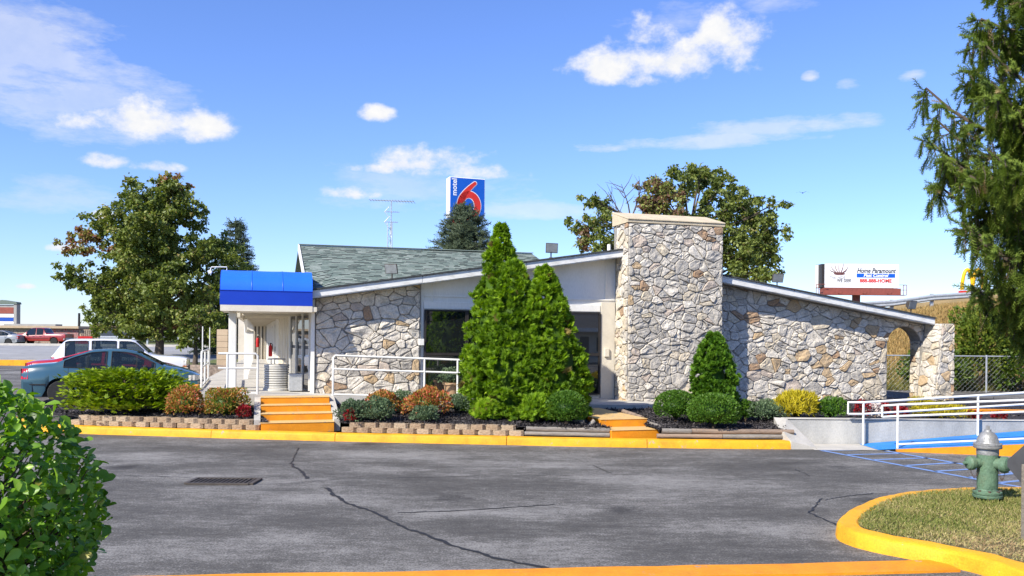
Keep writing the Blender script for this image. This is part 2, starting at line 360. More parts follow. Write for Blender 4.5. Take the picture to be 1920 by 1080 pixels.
pm('galvanized', (.55, .57, .58), (.42, .44, .45), 12, .45, .1, 40, metal=.5)
pm('ac_beige', (.60, .58, .52), (.5, .48, .43), 4, .6)
pm('red_paint', (.5, .02, .02), (.4, .015, .015), 5, .45)
pm('black_plastic', (.018, .018, .018), (.025, .025, .025), 5, .6)
pm('rubber', (.02, .02, .02), (.03, .03, .03), 9, .85)
pm('hydrant_green', (.10, .175, .105), (.055, .105, .065), 7, .55, .35, 45, c3=(.115, .19, .12), fine=.14, wear=.5, wearcol=(.03, .035, .03), wscale=14)
pm('hydrant_silver', (.33, .33, .325), (.2, .2, .19), 9, .45, .3, 45, metal=.3, fine=.1)
pm('rust_chain', (.06, .05, .045), (.1, .06, .04), 20, .8)
pm('sign_back', (.07, .072, .075), (.05, .05, .052), 4, .6)
pm('old_wood', (.30, .26, .20), (.18, .155, .125), 5, .9, .5, 40, stretch=(1, 1, 6), fine=.15)
pm('log_wood', (.33, .24, .17), (.17, .13, .10), 4, .9, .7, 34, stretch=(.35, 4, 4), fine=.2, c3=(.27, .2, .15))
pm('log_grey', (.30, .27, .23), (.15, .135, .12), 4, .9, .7, 34, stretch=(.35, 4, 4), fine=.2)
BLOCKS = [pm('block_tan', (.40, .29, .185), (.26, .19, .125), 12, .95, 1., 40, fine=.25), pm('block_brown', (.34, .245, .16), (.22, .165, .115), 12, .95, 1., 40, fine=.25),
          pm('block_pale', (.45, .35, .24), (.32, .245, .165), 12, .95, 1., 40, fine=.25)]
pm('mulch', (.045, .040, .042), (.018, .016, .018), 14, .95, 1., 50, fine=.4)
pm('bark', (.13, .1, .075), (.07, .055, .042), 7, .95, .8, 26, stretch=(1, 1, .25))
pm('stem', (.12, .085, .055), (.07, .05, .035), 9, .95)
pm('grass_soil', (.17, .15, .07), (.11, .10, .045), 3, .95, .8, 40, c3=(.15, .135, .06), fine=.25)
pm('far_grass', (.10, .13, .04), (.14, .135, .06), .6, .95, .4, 6, c3=(.11, .13, .045), fine=.15)
pm('hill_grass', (.37, .25, .10), (.24, .175, .07), .8, .95, .8, 9, fine=.2)
pm('terracotta', (.42, .27, .15), (.33, .21, .12), 5, .8, .2, 40)
pm('sign_blue', (.008, .10, .50), (.007, .09, .46), 1, .4)
pm('sign_red', (.62, .035, .025), (.58, .03, .022), 1, .4)
pm('sign_white', (.82, .82, .82), (.78, .78, .78), 1, .45)
pm('sign_navy', (.01, .07, .38), (.01, .065, .36), 1, .5)
pm('ink', (.03, .03, .04), (.04, .04, .05), 4, .6)
pm('ink_grey', (.3, .3, .31), (.36, .36, .36), 4, .6)
pm('ink_bug', (.14, .06, .06), (.2, .09, .08), 4, .6)
pm('arch_yellow', (.82, .46, .01), (.78, .42, .01), 1, .4)
pm('board_red', (.27, .075, .055), (.2, .06, .045), 3, .7)
pm('car_blue', (.03, .088, .122), (.028, .082, .115), 2, .28, coat=1., spec=.5)
pm('car_red', (.42, .012, .018), (.38, .01, .015), 2, .28, coat=1., spec=.5)
pm('car_white', (.75, .75, .75), (.72, .72, .72), 2, .3, coat=1., spec=.5)
pm('truck_red', (.30, .022, .018), (.26, .02, .016), 2, .35, coat=.8, spec=.5)
pm('car_grey', (.3, .31, .32), (.27, .28, .29), 2, .3, coat=.8)
pm('alloy', (.62, .62, .62), (.55, .55, .55), 6, .35, metal=.6)
pm('lamp_red', (.55, .01, .012), (.5, .008, .01), 4, .2, coat=1.)
pm('lamp_clear', (.65, .6, .5), (.5, .48, .42), 8, .12, coat=1.)
pm('lens_grey', (.3, .32, .32), (.2, .21, .21), 8, .15, coat=1.)
pm('lamp_amber', (.6, .2, .02), (.5, .16, .02), 8, .15, coat=1.)
pm('seat_grey', (.14, .14, .145), (.1, .1, .105), 5, .9)
pm('skin_dark', (.02, .02, .022), (.03, .03, .03), 5, .8)
pm('shop_stone', (.34, .24, .17), (.10, .07, .055), 2.2, .9, .5, 8, c3=(.3, .24, .19), fine=.4)
pm('shop_display', (.42, .035, .04), (.12, .07, .065), 2.5, .9, 0, 8, c3=(.34, .2, .18), fine=.4)
pm('shop_roof', (.48, .37, .25), (.4, .3, .2), 3, .9)
pm('plaza_stone', (.34, .34, .32), (.26, .26, .25), 1, .8)
leafmat('hedge_leaf', [(.04, .10, .009), (.09, .20, .014), (.165, .32, .024), (.29, .47, .05), (.48, .62, .16), (.45, .42, .11)], .4, .35, .32, pos=(0, .22, .45, .72, .97, 1))
leafmat('arbor_leaf', [(.065, .135, .008), (.135, .24, .011), (.22, .36, .015), (.35, .5, .03), (.26, .2, .06)], .6, .25, .3, pos=(0, .3, .62, .96, 1))
leafmat('arbor_dark', [(.04, .11, .008), (.075, .17, .011), (.12, .24, .015), (.18, .31, .022)], .6, .25, .25)
leafmat('box_leaf', [(.03, .085, .008), (.055, .13, .011), (.095, .19, .018), (.16, .27, .035)], .5, .3, .22)
leafmat('juniper_leaf', [(.09, .16, .008), (.16, .25, .011), (.26, .36, .015), (.38, .46, .035)], .6, .25, .25)
leafmat('gold_leaf', [(.22, .19, .008), (.38, .31, .012), (.52, .43, .02), (.6, .52, .05)], .6, .25, .25)
leafmat('grey_leaf', [(.05, .085, .04), (.09, .14, .065), (.14, .20, .10), (.22, .28, .15)], .6, .3, .2)
leafmat('nandina_leaf', [(.07, .13, .015), (.16, .2, .022), (.4, .25, .06), (.52, .2, .07), (.55, .13, .08), (.4, .05, .05)], .5, .3, .3)
leafmat('red_leaf', [(.12, .01, .015), (.3, .015, .02), (.42, .03, .03)], .5, .35, .25)
leafmat('white_flower', [(.5, .3, .3), (.7, .66, .6), (.75, .72, .68)], .6, .3, .2)
leafmat('maple_leaf', [(.05, .08, .014), (.10, .14, .022), (.17, .21, .036), (.27, .29, .07), (.27, .16, .06), (.22, .09, .045)], .5, .35, .3, pos=(0, .25, .5, .72, .86, 1))
leafmat('tree_leaf', [(.055, .08, .018), (.11, .145, .03), (.18, .22, .045), (.27, .30, .075), (.2, .12, .065), (.16, .08, .05)], .5, .35, .3, pos=(0, .25, .5, .72, .86, 1))
leafmat('spruce_leaf', [(.045, .08, .016), (.085, .135, .022), (.14, .20, .03), (.22, .28, .045), (.30, .23, .10)], .6, .2, .2, pos=(0, .3, .6, .9, 1))
leafmat('dark_spruce_leaf', [(.035, .055, .03), (.065, .09, .045), (.11, .135, .07)], .6, .25, .15)
leafmat('bush_leaf', [(.03, .065, .008), (.07, .115, .012), (.13, .18, .018), (.22, .24, .03)], .55, .3, .22)
leafmat('grass_blade', [(.10, .14, .025), (.19, .21, .05), (.34, .30, .11), (.5, .41, .2), (.34, .22, .12)], .7, .2, .25, pos=(0, .3, .6, .85, 1))
leafmat('dry_blade', [(.2, .14, .05), (.36, .24, .09), (.46, .32, .13), (.16, .17, .05)], .7, .2, .25)
leafmat('green_blade', [(.09, .105, .025), (.14, .15, .035), (.22, .19, .06), (.26, .2, .08)], .7, .2, .25)
leafmat('chip', [(.012, .011, .012), (.035, .031, .033), (.075, .066, .066), (.13, .115, .11)], .9, .2, 0)
M = MAT
# ---------------------------------------------------------------- building frame: u along the front, v into the building
TH = math.radians(16.4); O = Vector((-4.73, 20.45, 0))
eu = Vector((math.cos(TH), math.sin(TH), 0)); ev = Vector((-math.sin(TH), math.cos(TH), 0))
def W(u, v, z=0.): return O+eu*u+ev*v+Vector((0, 0, z))
def fac(px, py, v=0.):
    x, s = ray(px, py); D = (v+O.dot(ev))/(x*ev.x+ev.y); p = Vector((x*D, D, 0))
    return (p-O).dot(eu), H+s*D
def loc_of(p): d = Vector((p[0]-O.x, p[1]-O.y, 0)); return d.dot(eu), d.dot(ev)
def zs(u): return .74-.0304*max(u, -3)
def zg(x, y):
    def ss(a, b, t): t = min(max((t-a)/(b-a), 0), 1); return t*t*(3-2*t)
    return .3*ss(18.5, 25, y)+.5*ss(40, 90, y)
# ================================================================ THE GROUND
def sheet(name, x0, x1, y0, y1, nx, ny, dz, mat, kind='structure'):
    b = MB(); b.grid(lambda s, t: (x0+(x1-x0)*s, y0+(y1-y0)*t, zg(x0+(x1-x0)*s, y0+(y1-y0)*t)+dz), nx, ny)
    return tag(b.build(name, mat, smooth=True), kind=kind)
def far_sheet():
    ys = [-400, -60, -20, 0, 17, 18.5, 20, 21.5, 23, 25, 30, 40, 50, 60, 70, 80, 90, 120, 300, 1000, 3000]; xs = [-3000, -600, -200, -60, -20, 0, 20, 60, 200, 600, 3000]
    b = MB(); V = [(x, y, zg(x, y)-.035) for y in ys for x in xs]; n = len(xs)
    b.add(V, [(j*n+i, j*n+i+1, (j+1)*n+i+1, (j+1)*n+i) for j in range(len(ys)-1) for i in range(n-1)])
    tag(b.build('ground', M['far_grass'], smooth=True), kind='structure')
far_sheet()
sheet('parking_lot', -60, 60, -18, 46, 4, 128, 0, M['asphalt'])
sheet('highway', -260, 60, 52, 84, 4, 32, .01, M['road_asphalt'])
def road_lines():
    for y, x0, x1, dash in [(56, -260, 60, 0), (80, -260, 60, 0), (62, -120, 0, 1), (68, -120, 0, 1), (74, -120, 0, 1)]:
        b = MB()
        if dash:
            x = x0
            while x < x1:
                b.add([(x, y, zg(0, y)+.016), (x+4, y, zg(0, y)+.016), (x+4, y+.22, zg(0, y+.22)+.016), (x, y+.22, zg(0, y+.22)+.016)], [(0, 1, 2, 3)]); x += 10
        else: b.add([(x0, y, zg(0, y)+.016), (x1, y, zg(0, y)+.016), (x1, y+.25, zg(0, y+.25)+.016), (x0, y+.25, zg(0, y+.25)+.016)], [(0, 1, 2, 3)])
        tag(b.build('road_marking', M['line_white']), kind='structure')
    b = MB(); b.bx((-260, 46, .2), (-18, 46.35, .62)); tag(b.build('kerb', M['yellow_paint']), kind='structure')
    b = MB(); b.bx((-260, 84, .5), (60, 84.6, 1.0)); tag(b.build('kerb', M['concrete']), kind='structure')
road_lines()
# front kerb, swept along the flower beds
KP = [atz(60, 800, 0), atz(120, 810, 0)]+[atz(x, y, 0) for x, y in [(190, 815), (300, 818), (420, 822), (600, 827), (800, 831.5), (950, 834.5), (1100, 838), (1300, 841), (1470, 842.5), (1483, 842.5)]]
KP[0] = Vector((-11.6, 19.6, 0)); KP[1] = Vector((-10.3, 18.35, 0))
def resample(P, step):
    out = [P[0].copy()]; acc = 0
    for a, b in zip(P, P[1:]):
        L_ = (b-a).length; n = max(1, int(round(L_/step)))
        for i in range(1, n+1): out.append(a.lerp(b, i/n))
    return out
KPs = resample(KP, .3)
def knorm(P, i):
    t = (P[min(i+1, len(P)-1)]-P[max(i-1, 0)]).normalized(); return Vector((-t.y, t.x, 0))
def sweep(P, prof, name, mat, closed=False, smooth=35, jit=0.):
    b = MB(); n = len(prof)
    for i, p in enumerate(P):
        nn = knorm(P, i)
        for (o, z) in prof:
            q = p+nn*(o+random.uniform(-jit, jit)); b.v.append((q.x, q.y, z+zg(q.x, q.y)+random.uniform(-jit, jit)))
    for i in range(len(P)-1):
        for k in range(n-1): b.f.append((i*n+k, (i+1)*n+k, (i+1)*n+k+1, i*n+k+1)); b.m.append(0)
    b.f += [tuple(range(n)), tuple((len(P)-1)*n+k for k in range(n-1, -1, -1))]; b.m += [0, 0]
    return b.build(name, mat, smooth=smooth)
def kerb_run(P, prof, name, mat, jit, every):
    n = len(P); i = 0
    while i < n-1:          # cast lengths with open joints between them
        j = min(n-1, i+every+random.choice((-1, 0, 1))); j = n-1 if n-1-j < 3 else j
        Q = [p.copy() for p in P[i:j+1]]; d = (Q[-1]-Q[-2]).normalized()
        if j < n-1: Q[-1] = Q[-1]-d*.012
        tag(sweep(Q, prof, name, mat, jit=jit), kind='structure'); i = j
kerb_run(KPs, [(0, -.05), (.012, .11), (.03, .145), (.06, .158), (.2, .16), (.2, -.05)], 'kerb', M['yellow_paint'], .004, 10)
# ================================================================ ISLAND, bottom right
def island():
    Pp = [(2300, 905), (1920, 912), (1800, 913), (1700, 920), (1640, 932), (1597, 950), (1572, 968), (1566, 980), (1580, 992), (1620, 1003), (1700, 1018), (1760, 1028), (1840, 1044), (1870, 1052), (1930, 1076), (2100, 1140)]
    P = [atz(x, y, .155) for x, y in Pp]
    for p in P: p.z = 0
    # smooth
    P = resample(P, .12)
    for _ in range(4): P = [P[0]]+[(P[i-1]+P[i]*2+P[i+1])/4 for i in range(1, len(P)-1)]+[P[-1]]
    P = P[::-1]
    kerb_run(P[::-1], [(-.02, -.05), (0, .12), (.02, .145), (.05, .157), (.2, .16), (.24, .12), (.24, -.05)], 'island_kerb', M['yellow_paint'], .005, 17)
    inner = []
    Q = P[::-1]
    for i, p in enumerate(Q): inner.append(p+knorm(Q, i)*.22)
    far_pts = [Vector((13, 4.5, 0)), Vector((14, 12.4, 0))]
    poly = inner+far_pts
    b = MB(); c = Vector((5.6, 9.6, .19)); b.v.append(tuple(c)); n = len(poly)
    for p in poly: b.v.append((p.x, p.y, .135))
    for i in range(n): b.f.append((0, 1+i, 1+(i+1) % n)); b.m.append(0)
    tag(b.build('grass_island', M['grass_soil'], smooth=True), kind='structure')
    # grass blades
    pts = []
    px_ = np.array([(p.x, p.y) for p in poly])
    def inside(x, y):
        r = np.zeros(len(x), bool); j = len(px_)-1
        for i in range(len(px_)):
            xi, yi = px_[i]; xj, yj = px_[j]
            cnd = ((yi > y) != (yj > y)) & (x < (xj-xi)*(y-yi)/(yj-yi+1e-12)+xi); r ^= cnd; j = i
        return r
    x = rng.uniform(3.3, 8.5, 130000); y = rng.uniform(6.5, 12, 130000); k = inside(x, y) & (x/y < .68); x, y = x[k], y[k]
    patch = np.sin(x*2.3+1)*np.cos(y*2.7)+.6*np.sin(x*6.1+y*4.3)
    front = np.clip((8.9-y+(x-4.2)*.35)/.9, 0, 1)     # thin, browned grass along the front kerb
    bare = rng.random(len(x)) > np.clip(.78+.12*patch-.35*front, .2, 1); x, y, patch, front = x[~bare], y[~bare], patch[~bare], front[~bare]
    n = len(x); pos = np.stack([x, y, np.full(n, .135)+.05*np.clip(1-np.hypot((x-5.6)/3, (y-9.6)/3), 0, 1)], 1)
    ax = np.stack([rng.normal(0, .55, n), rng.normal(0, .55, n), np.full(n, 1.)], 1)
    V, Fc = scatter(np.array([(-.5, 0, 0), (.5, 0, 0), (.15, .6, .3), (0, 1, 1.2)]), np.array([(0, 1, 2), (0, 2, 3)]), pos, ax, unit(n), rng.uniform(.02, .055, n)*(1-.4*front), rng.uniform(.006, .011, n), np.full(n, .02))
    r = np.clip(rng.normal(.42, .2, n)+.1*patch+.42*front, 0, 1)
    o = link('grass', fast_mesh('grass', V, Fc, np.repeat(r, 4)), M['grass_blade']); tag(o, 'short sunburnt grass on the kerbed island around the hydrant', 'grass', kind='stuff')
island()
def strip(name, P, w, mat, z, jit=.0):
    b = MB(); P = resample([Vector((p[0], p[1], 0)) for p in P], .09)
    for i, p in enumerate(P):
        nn = knorm(P, i); ww = w*random.uniform(.5, 1.3) if jit else w; q = p+nn*random.uniform(-jit, jit)
        for s in (-.5, .5): b.v.append((q.x+nn.x*ww*s, q.y+nn.y*ww*s, zg(q.x, q.y)+z))
    b.f = [(2*i, 2*i+1, 2*i+3, 2*i+2) for i in range(len(P)-1)]; b.m = [0]*len(b.f)
    return tag(b.build(name, mat), kind='structure')
def ground_marks():
    # raised painted strip in the foreground that runs into the island kerb
    P = [atz(x, y, .02) for x, y in [(-200, 1106), (330, 1090), (700, 1084), (1040, 1076), (1500, 1067), (1780, 1060)]]
    b = MB(); P = resample(P, .35); prof = [(-.17, -.03), (-.165, .025), (.165, .03), (.17, -.03)]
    tag(sweep(P, prof, 'kerb_strip', M['orange_paint'], jit=.004), kind='structure')
    cr = [[(612, 915), (625, 927), (650, 943), (672, 951), (690, 957), (720, 970), (750, 985), (775, 996), (800, 1003), (830, 1016), (860, 1027), (900, 1038), (930, 1047), (985, 1058), (1050, 1072)]]
    for c in cr: strip('crack_sealing', [atz(x, y, 0) for x, y in c], .055, M['tar'], .005, .022)
    for c, w in [([(546, 868), (552, 876), (560, 880), (570, 888), (575, 898)], .05), ([(560, 840), (552, 856), (548, 868)], .025), ([(745, 962), (830, 959), (960, 952), (1040, 946)], .028),
                 ([(1540, 935), (1528, 950), (1518, 962), (1540, 972), (1565, 982), (1585, 1000), (1620, 1020), (1670, 1040)], .03), ([(1640, 925), (1590, 930), (1545, 938)], .02),
                 ([(205, 892), (290, 893), (358, 896)], .02), ([(484, 909), (560, 906), (640, 898), (900, 893), (1200, 890)], .014), ([(1110, 872), (1145, 888)], .02), ([(1490, 880), (1520, 893)], .02)]:
        strip('crack', [atz(x, y, 0) for x, y in c], w, M['tar'], .005, .018)
    # accessible-bay hatching
    A = [(1540, 845), (1668, 845)]
    def ln(a, b_, w=.1): strip('painted_line', [atz(*a, 0), atz(*b_, 0)], w, M['line_blue'], .006)
    ln((1540, 845), (1830, 899)); ln((1655, 845), (1935, 893)); ln((1540, 845), (1655, 845), .06)
    for a, b_ in [((1585, 853), (1690, 851)), ((1636, 862.5), (1740, 859)), ((1695, 873.5), (1795, 868)), ((1752, 884.5), (1850, 878)), ((1815, 896), (1905, 888)), ((1870, 906), (1960, 897))]: ln(a, b_, .09)
    ln((1830, 899), (1960, 922))
ground_marks()
def drain():
    t = empty('storm_drain', atz(420, 904, 0)); tag(t, 'dark rectangular storm drain grate set in the asphalt', 'drain')
    b = MB(); w, d = .92, .46
    b.bx((-w/2, -d/2, .002), (w/2, d/2, .006)); b.build('pit_dark_plate', M['black_plastic'], t)  # flat black plate, paints the shaded hole below the bars
    b = MB()
    for a in ((-1, 0), (1, 0)): b.bx((a[0]*w/2-.03, -d/2, .004), (a[0]*w/2+.03, d/2, .03))
    for a in (-1, 1): b.bx((-w/2+.031, a*d/2-.025, .004), (w/2-.031, a*d/2+.025, .028))
    b.build('frame', M['bronze'], t)
    me = None
    for i in range(14):
        bb = MB(); bb.bx((-.012, -d/2+.03, .005), (.012, d/2-.03, .022)); 
        if me is None: me = bb.mesh('bar')
        link('bar', me, M['bronze'], t, (-w/2+.065*(i+1), 0, 0))
drain()
# ================================================================ WALKWAY SLAB, STEPS, BEDS
def slab():
    P = [(-2.75, -.85), (.32, -.85), (3.1, -1.15), (5.2, -2.15), (7.4, -2.15), (8.4, -1.45), (10.4, -1.35), (10.4, .3), (.2, .3), (.2, 30), (-2.0, 30), (-2.75, 6)]
    b = MB(); top = [W(u, v, zs(u)) for u, v in P]
    b.prism([Vector((p.x, p.y, .05)) for p in top], (0, 0, 0)); n = len(P); b.v = b.v[:n]+[tuple(p) for p in top]
    tag(b.build('walkway', M['concrete']), kind='structure')
slab()
def steps(name, label, u0, u1, levels, mats):
    t = empty(name, W((u0+u1)/2, levels[0][0], 0), TH); tag(t, label, 'steps')
    uc = (u0+u1)/2; v00 = levels[0][0]
    for i, (v0, v1, z0, z1) in enumerate(levels):
        b = MB(); b.bx((u0-uc, v0-v00, z0), (u1-uc, v1-v00, z1-.012)); o = b.build('riser', mats[0], t)
        b = MB(); b.bx((u0-uc-.01, v0-v00-.012, z1-.0115), (u1-uc+.01, v1-v00+.0, z1)); bevel(b.build('tread', mats[1], t), .004, 1)
    return t
steps('entrance_steps', 'orange painted concrete steps of four risers at the awning corner', -1.22, .26,
      [(-2.62, -2.14, .1, .31), (-2.14, -1.7, .2, .455), (-1.7, -1.28, .3, .6), (-1.28, -.85, .4, .742)], [M['orange_paint'], M['tread_paint']])
steps('garden_steps', 'two low orange steps between the clipped ball shrubs, right of the big evergreen', 5.4, 6.42,
      [(-5.42, -4.86, .1, .315), (-4.86, -2.2, .2, .475)], [M['orange_paint'], M['tread_paint']])
def cheek(u, v0, v1, z0, z1):
    b = MB(); P = [W(u, v0, .1), W(u, v1, .1), W(u, v1, z1), W(u, v0, z0)]
    b.prism(P, eu*.13); return tag(b.build('step_cheek', M['concrete']), 'low concrete cheek beside the four orange steps, %s' % ('flower bed side' if u > 0 else 'car park side'), 'kerb')
cheek(.27, -2.5, -.86, .36, .72); cheek(-1.36, -2.5, -.86, .36, .72)
# mulch beds
def kerb_pt(px): # kerb line point by pixel column
    x, _ = ray(px, 830)
    a, b = KP[-2], KP[-1]; d = b-a; best = a+d*((x*a.y-a.x)/(d.x-x*d.y))
    for a, b in zip(KP, KP[1:]):
        ra, rb = a.x/a.y, b.x/b.y
        if min(ra, rb)-1e-9 <= x <= max(ra, rb)+1e-9:
            # a + t(b-a): x/y = r
            d = b-a; t = (x*a.y-a.x)/(d.x-x*d.y); best = a+d*t
    return best
def bed(name, front, back, zf, zb, nchip):
    """front, back: lists of world points of equal count"""
    n = len(front); nt_ = 14; b = MB(); rows = []
    fr = [Vector(p) for p in front]; bk = [Vector(p) for p in back]
    def P(s, t):
        x = s*(n-1); i = min(int(x), n-2); f = x-i
        a = fr[i].lerp(fr[i+1], f); c = bk[i].lerp(bk[i+1], f); p = a.lerp(c, t)
        za = zf[i]*(1-f)+zf[i+1]*f; zc = zb[i]*(1-f)+zb[i+1]*f
        return Vector((p.x, p.y, za+(zc-za)*t**.8+.012*math.sin(p.x*9)*math.sin(p.y*8+p.x)))
    b.grid(lambda s, t: P(s, t), 60, nt_)
    tag(b.build(name, M['mulch'], smooth=True), kind='structure')
    pos = np.array([P(random.random(), random.random()) for _ in range(nchip)]); pos[:, 2] += rng.uniform(0, .012, nchip)
    ax = unit(nchip); ax[:, 2] *= .45; nor = unit(nchip); nor[:, 2] = np.abs(nor[:, 2])+.6
    V, Fc = scatter(np.array([(-.5, 0, 0), (.5, 0, 0), (.4, 1, 0), (-.3, 1, .1)]), np.array([(0, 1, 2), (0, 2, 3)]), pos, ax, nor, rng.uniform(.03, .085, nchip), rng.uniform(.012, .03, nchip))
    o = link('mulch_chips', fast_mesh('mulch_chips', V, Fc, np.repeat(rng.random(nchip)**1.5, 4)), M['chip']); tag(o, 'dark bark mulch chips covering the %s' % name.replace('_', ' '), 'mulch', kind='stuff')
    return P
def off(p, d): # offset towards the building
    return Vector((p.x, p.y, 0))+Vector((0, 1, 0))*d
fl = [off(kerb_pt(px), .3) for px in (186, 250, 330, 410, 494)]
fl = [Vector((-10.6, 19.2, 0)), Vector((-9.4, 18.45, 0))]+fl
bk = [Vector((-11.4, 21.0, 0)), Vector((-10.4, 21.2, 0)), Vector((-9.4, 21.1, 0)), Vector((-8.6, 20.7, 0)), W(-2.78, -.8), W(-2.0, -.86), W(-1.38, -.86)]
bedL = bed('left_bed', fl, bk, [.32]*7, [.34, .34, .36, .42, .5, .52, .54], 5000)
fm = [off(kerb_pt(px), .28) for px in (632, 720, 800, 880, 960, 1040, 1100, 1146)]
bm = [W(.42, -.88), W(1.4, -.98), W(2.6, -1.1), W(3.6, -1.45), W(4.4, -1.8), W(5.0, -2.1), W(5.2, -2.6), W(5.38, -4.7)]
bedM = bed('middle_bed', fm, bm, [.345]*7+[.33], [.53, .5, .47, .46, .44, .43, .42, .36], 15000)
frr = [off(kerb_pt(px), .3) for px in (1238, 1300, 1360, 1420, 1478)]
br = [W(6.44, -2.2), W(7.6, -2.1), W(8.6, -1.3), W(10.2, -1.2), Vector((5.72, 17.6, 0))]
bedR = bed('right_bed', frr, br, [.33]*5, [.44, .42, .4, .4, .42], 9000)
# upper bed behind the ramp wall
ub_f = [Vector((x, 17.62, 0)) for x in (5.55, 8, 12, 18)]; ub_b = [W(10.3, -.1), W(14, -.1), W(18.6, .2), Vector((20, 25, 0))]
bedU = bed('upper_bed', ub_f, ub_b, [.49, .47, .46, .46], [.42, .4, .38, .4], 5000)
# retaining blocks: each block its own piece
def block_mesh(seed):
    r = random.Random(seed); b = MB(); w, d, h = .30, .2, .098
    for z in (0, h):
        for x, y in ((-w*.42, d), (w*.42, d), (w/2, .05), (w*.33, 0), (0, -.012+r.uniform(-.008, .008)), (-w*.33, 0), (-w/2, .05)):
            b.v.append((x+r.uniform(-.006, .006), y+(r.uniform(-.008, .008) if y < .1 else 0), z+(r.uniform(-.004, .004) if z else 0)))
    b.f = [tuple(range(7))[::-1], tuple(range(7, 14))]+[(i, (i+1) % 7, 7+(i+1) % 7, 7+i) for i in range(7)]; b.m = [0]*9
    # slight pillow on the split face
    return b
def block_wall(px0, px1, label, px1_top=None):
    p0 = kerb_pt(px0); t = empty('block_wall', (p0.x, p0.y, .16)); tag(t, label, 'retaining wall')
    P = [kerb_pt(px0+(px1-px0)*i/60)+Vector((0, .215, 0)) for i in range(61)]
    L_ = [0]
    for a, b_ in zip(P, P[1:]): L_.append(L_[-1]+(b_-a).length)
    def at(s):
        for i in range(60):
            if L_[i+1] >= s: f = (s-L_[i])/(L_[i+1]-L_[i]); return P[i].lerp(P[i+1], f), (P[i+1]-P[i]).normalized()
        return P[-1], (P[-1]-P[-2]).normalized()
    meshes = [[block_mesh(k*10+j).mesh('block') for k in range(4)] for j in range(3)]
    for course in (0, 1):
        s = .16+.155*course; end = L_[-1]-.1-(.0 if course == 0 else .16)
        while s < end:
            q, d = at(s); me = random.choice(random.choice(meshes))
            j = [i for i in range(3) if me in meshes[i]][0]
            o = link('block', me, BLOCKS[j], t); o.location = (q.x-p0.x+random.uniform(-.004, .004), q.y-p0.y+.03*course+random.uniform(-.006, .006), .003+.1*course); o.rotation_euler = (0, 0, math.atan2(d.y, d.x)+random.uniform(-.03, .03))
            s += .312
block_wall(120, 498, 'two-course tan block edging below the juniper, left of the steps')
block_wall(634, 984, 'two-course tan block edging in front of the mulch, right of the orange steps')
def logs(items, name='log_edging', label=''):
    t = empty(name, items[0][0]); tag(t, label, 'log edging'); o0 = Vector(items[0][0])
    for a, b_, r, mat in items:
        a, b_ = Vector(a)-o0, Vector(b_)-o0; b = MB(); n = 5
        b.tube([a.lerp(b_, i/n)+Vector((0, 0, random.uniform(-.004, .004))) for i in range(n+1)], [r*random.uniform(.94, 1.05) for _ in range(n+1)], 9)
        b.build('log', M[mat], t, smooth=50)
def kz(px, dy, z): p = kerb_pt(px); return (p.x, p.y+dy, z)
logs([(kz(984, .27, .205), kz(1146, .27, .205), .048, 'log_grey'), (kz(987, .29, .298), kz(1146, .29, .298), .052, 'log_grey'), (kz(1110, .6, .34), kz(1120, .62, .46), .05, 'log_grey'), (kz(1086, .95, .38), kz(1098, .7, .42), .045, 'log_grey')],
     label='stacked grey landscape logs between the block edging and the garden steps')
logs([(kz(1236, .27, .205), kz(1360, .27, .205), .05, 'log_wood'), (kz(1361, .27, .205), kz(1493, .27, .205), .05, 'log_grey'), (kz(1246, .29, .3), kz(1302, .29, .3), .054, 'log_grey'), (kz(1303, .29, .302), kz(1497, .29, .3), .052, 'log_wood'),
      (W(6.5, -5.3, .24), W(6.5, -4.2, .3), .05, 'log_wood'), (W(6.52, -5.3, .34), W(6.52, -4.5, .37), .045, 'log_grey'), (W(6.53, -4.4, .44), W(6.53, -3.2, .5), .05, 'log_wood')],
     label='stacked brown landscape logs edging the bed right of the garden steps')
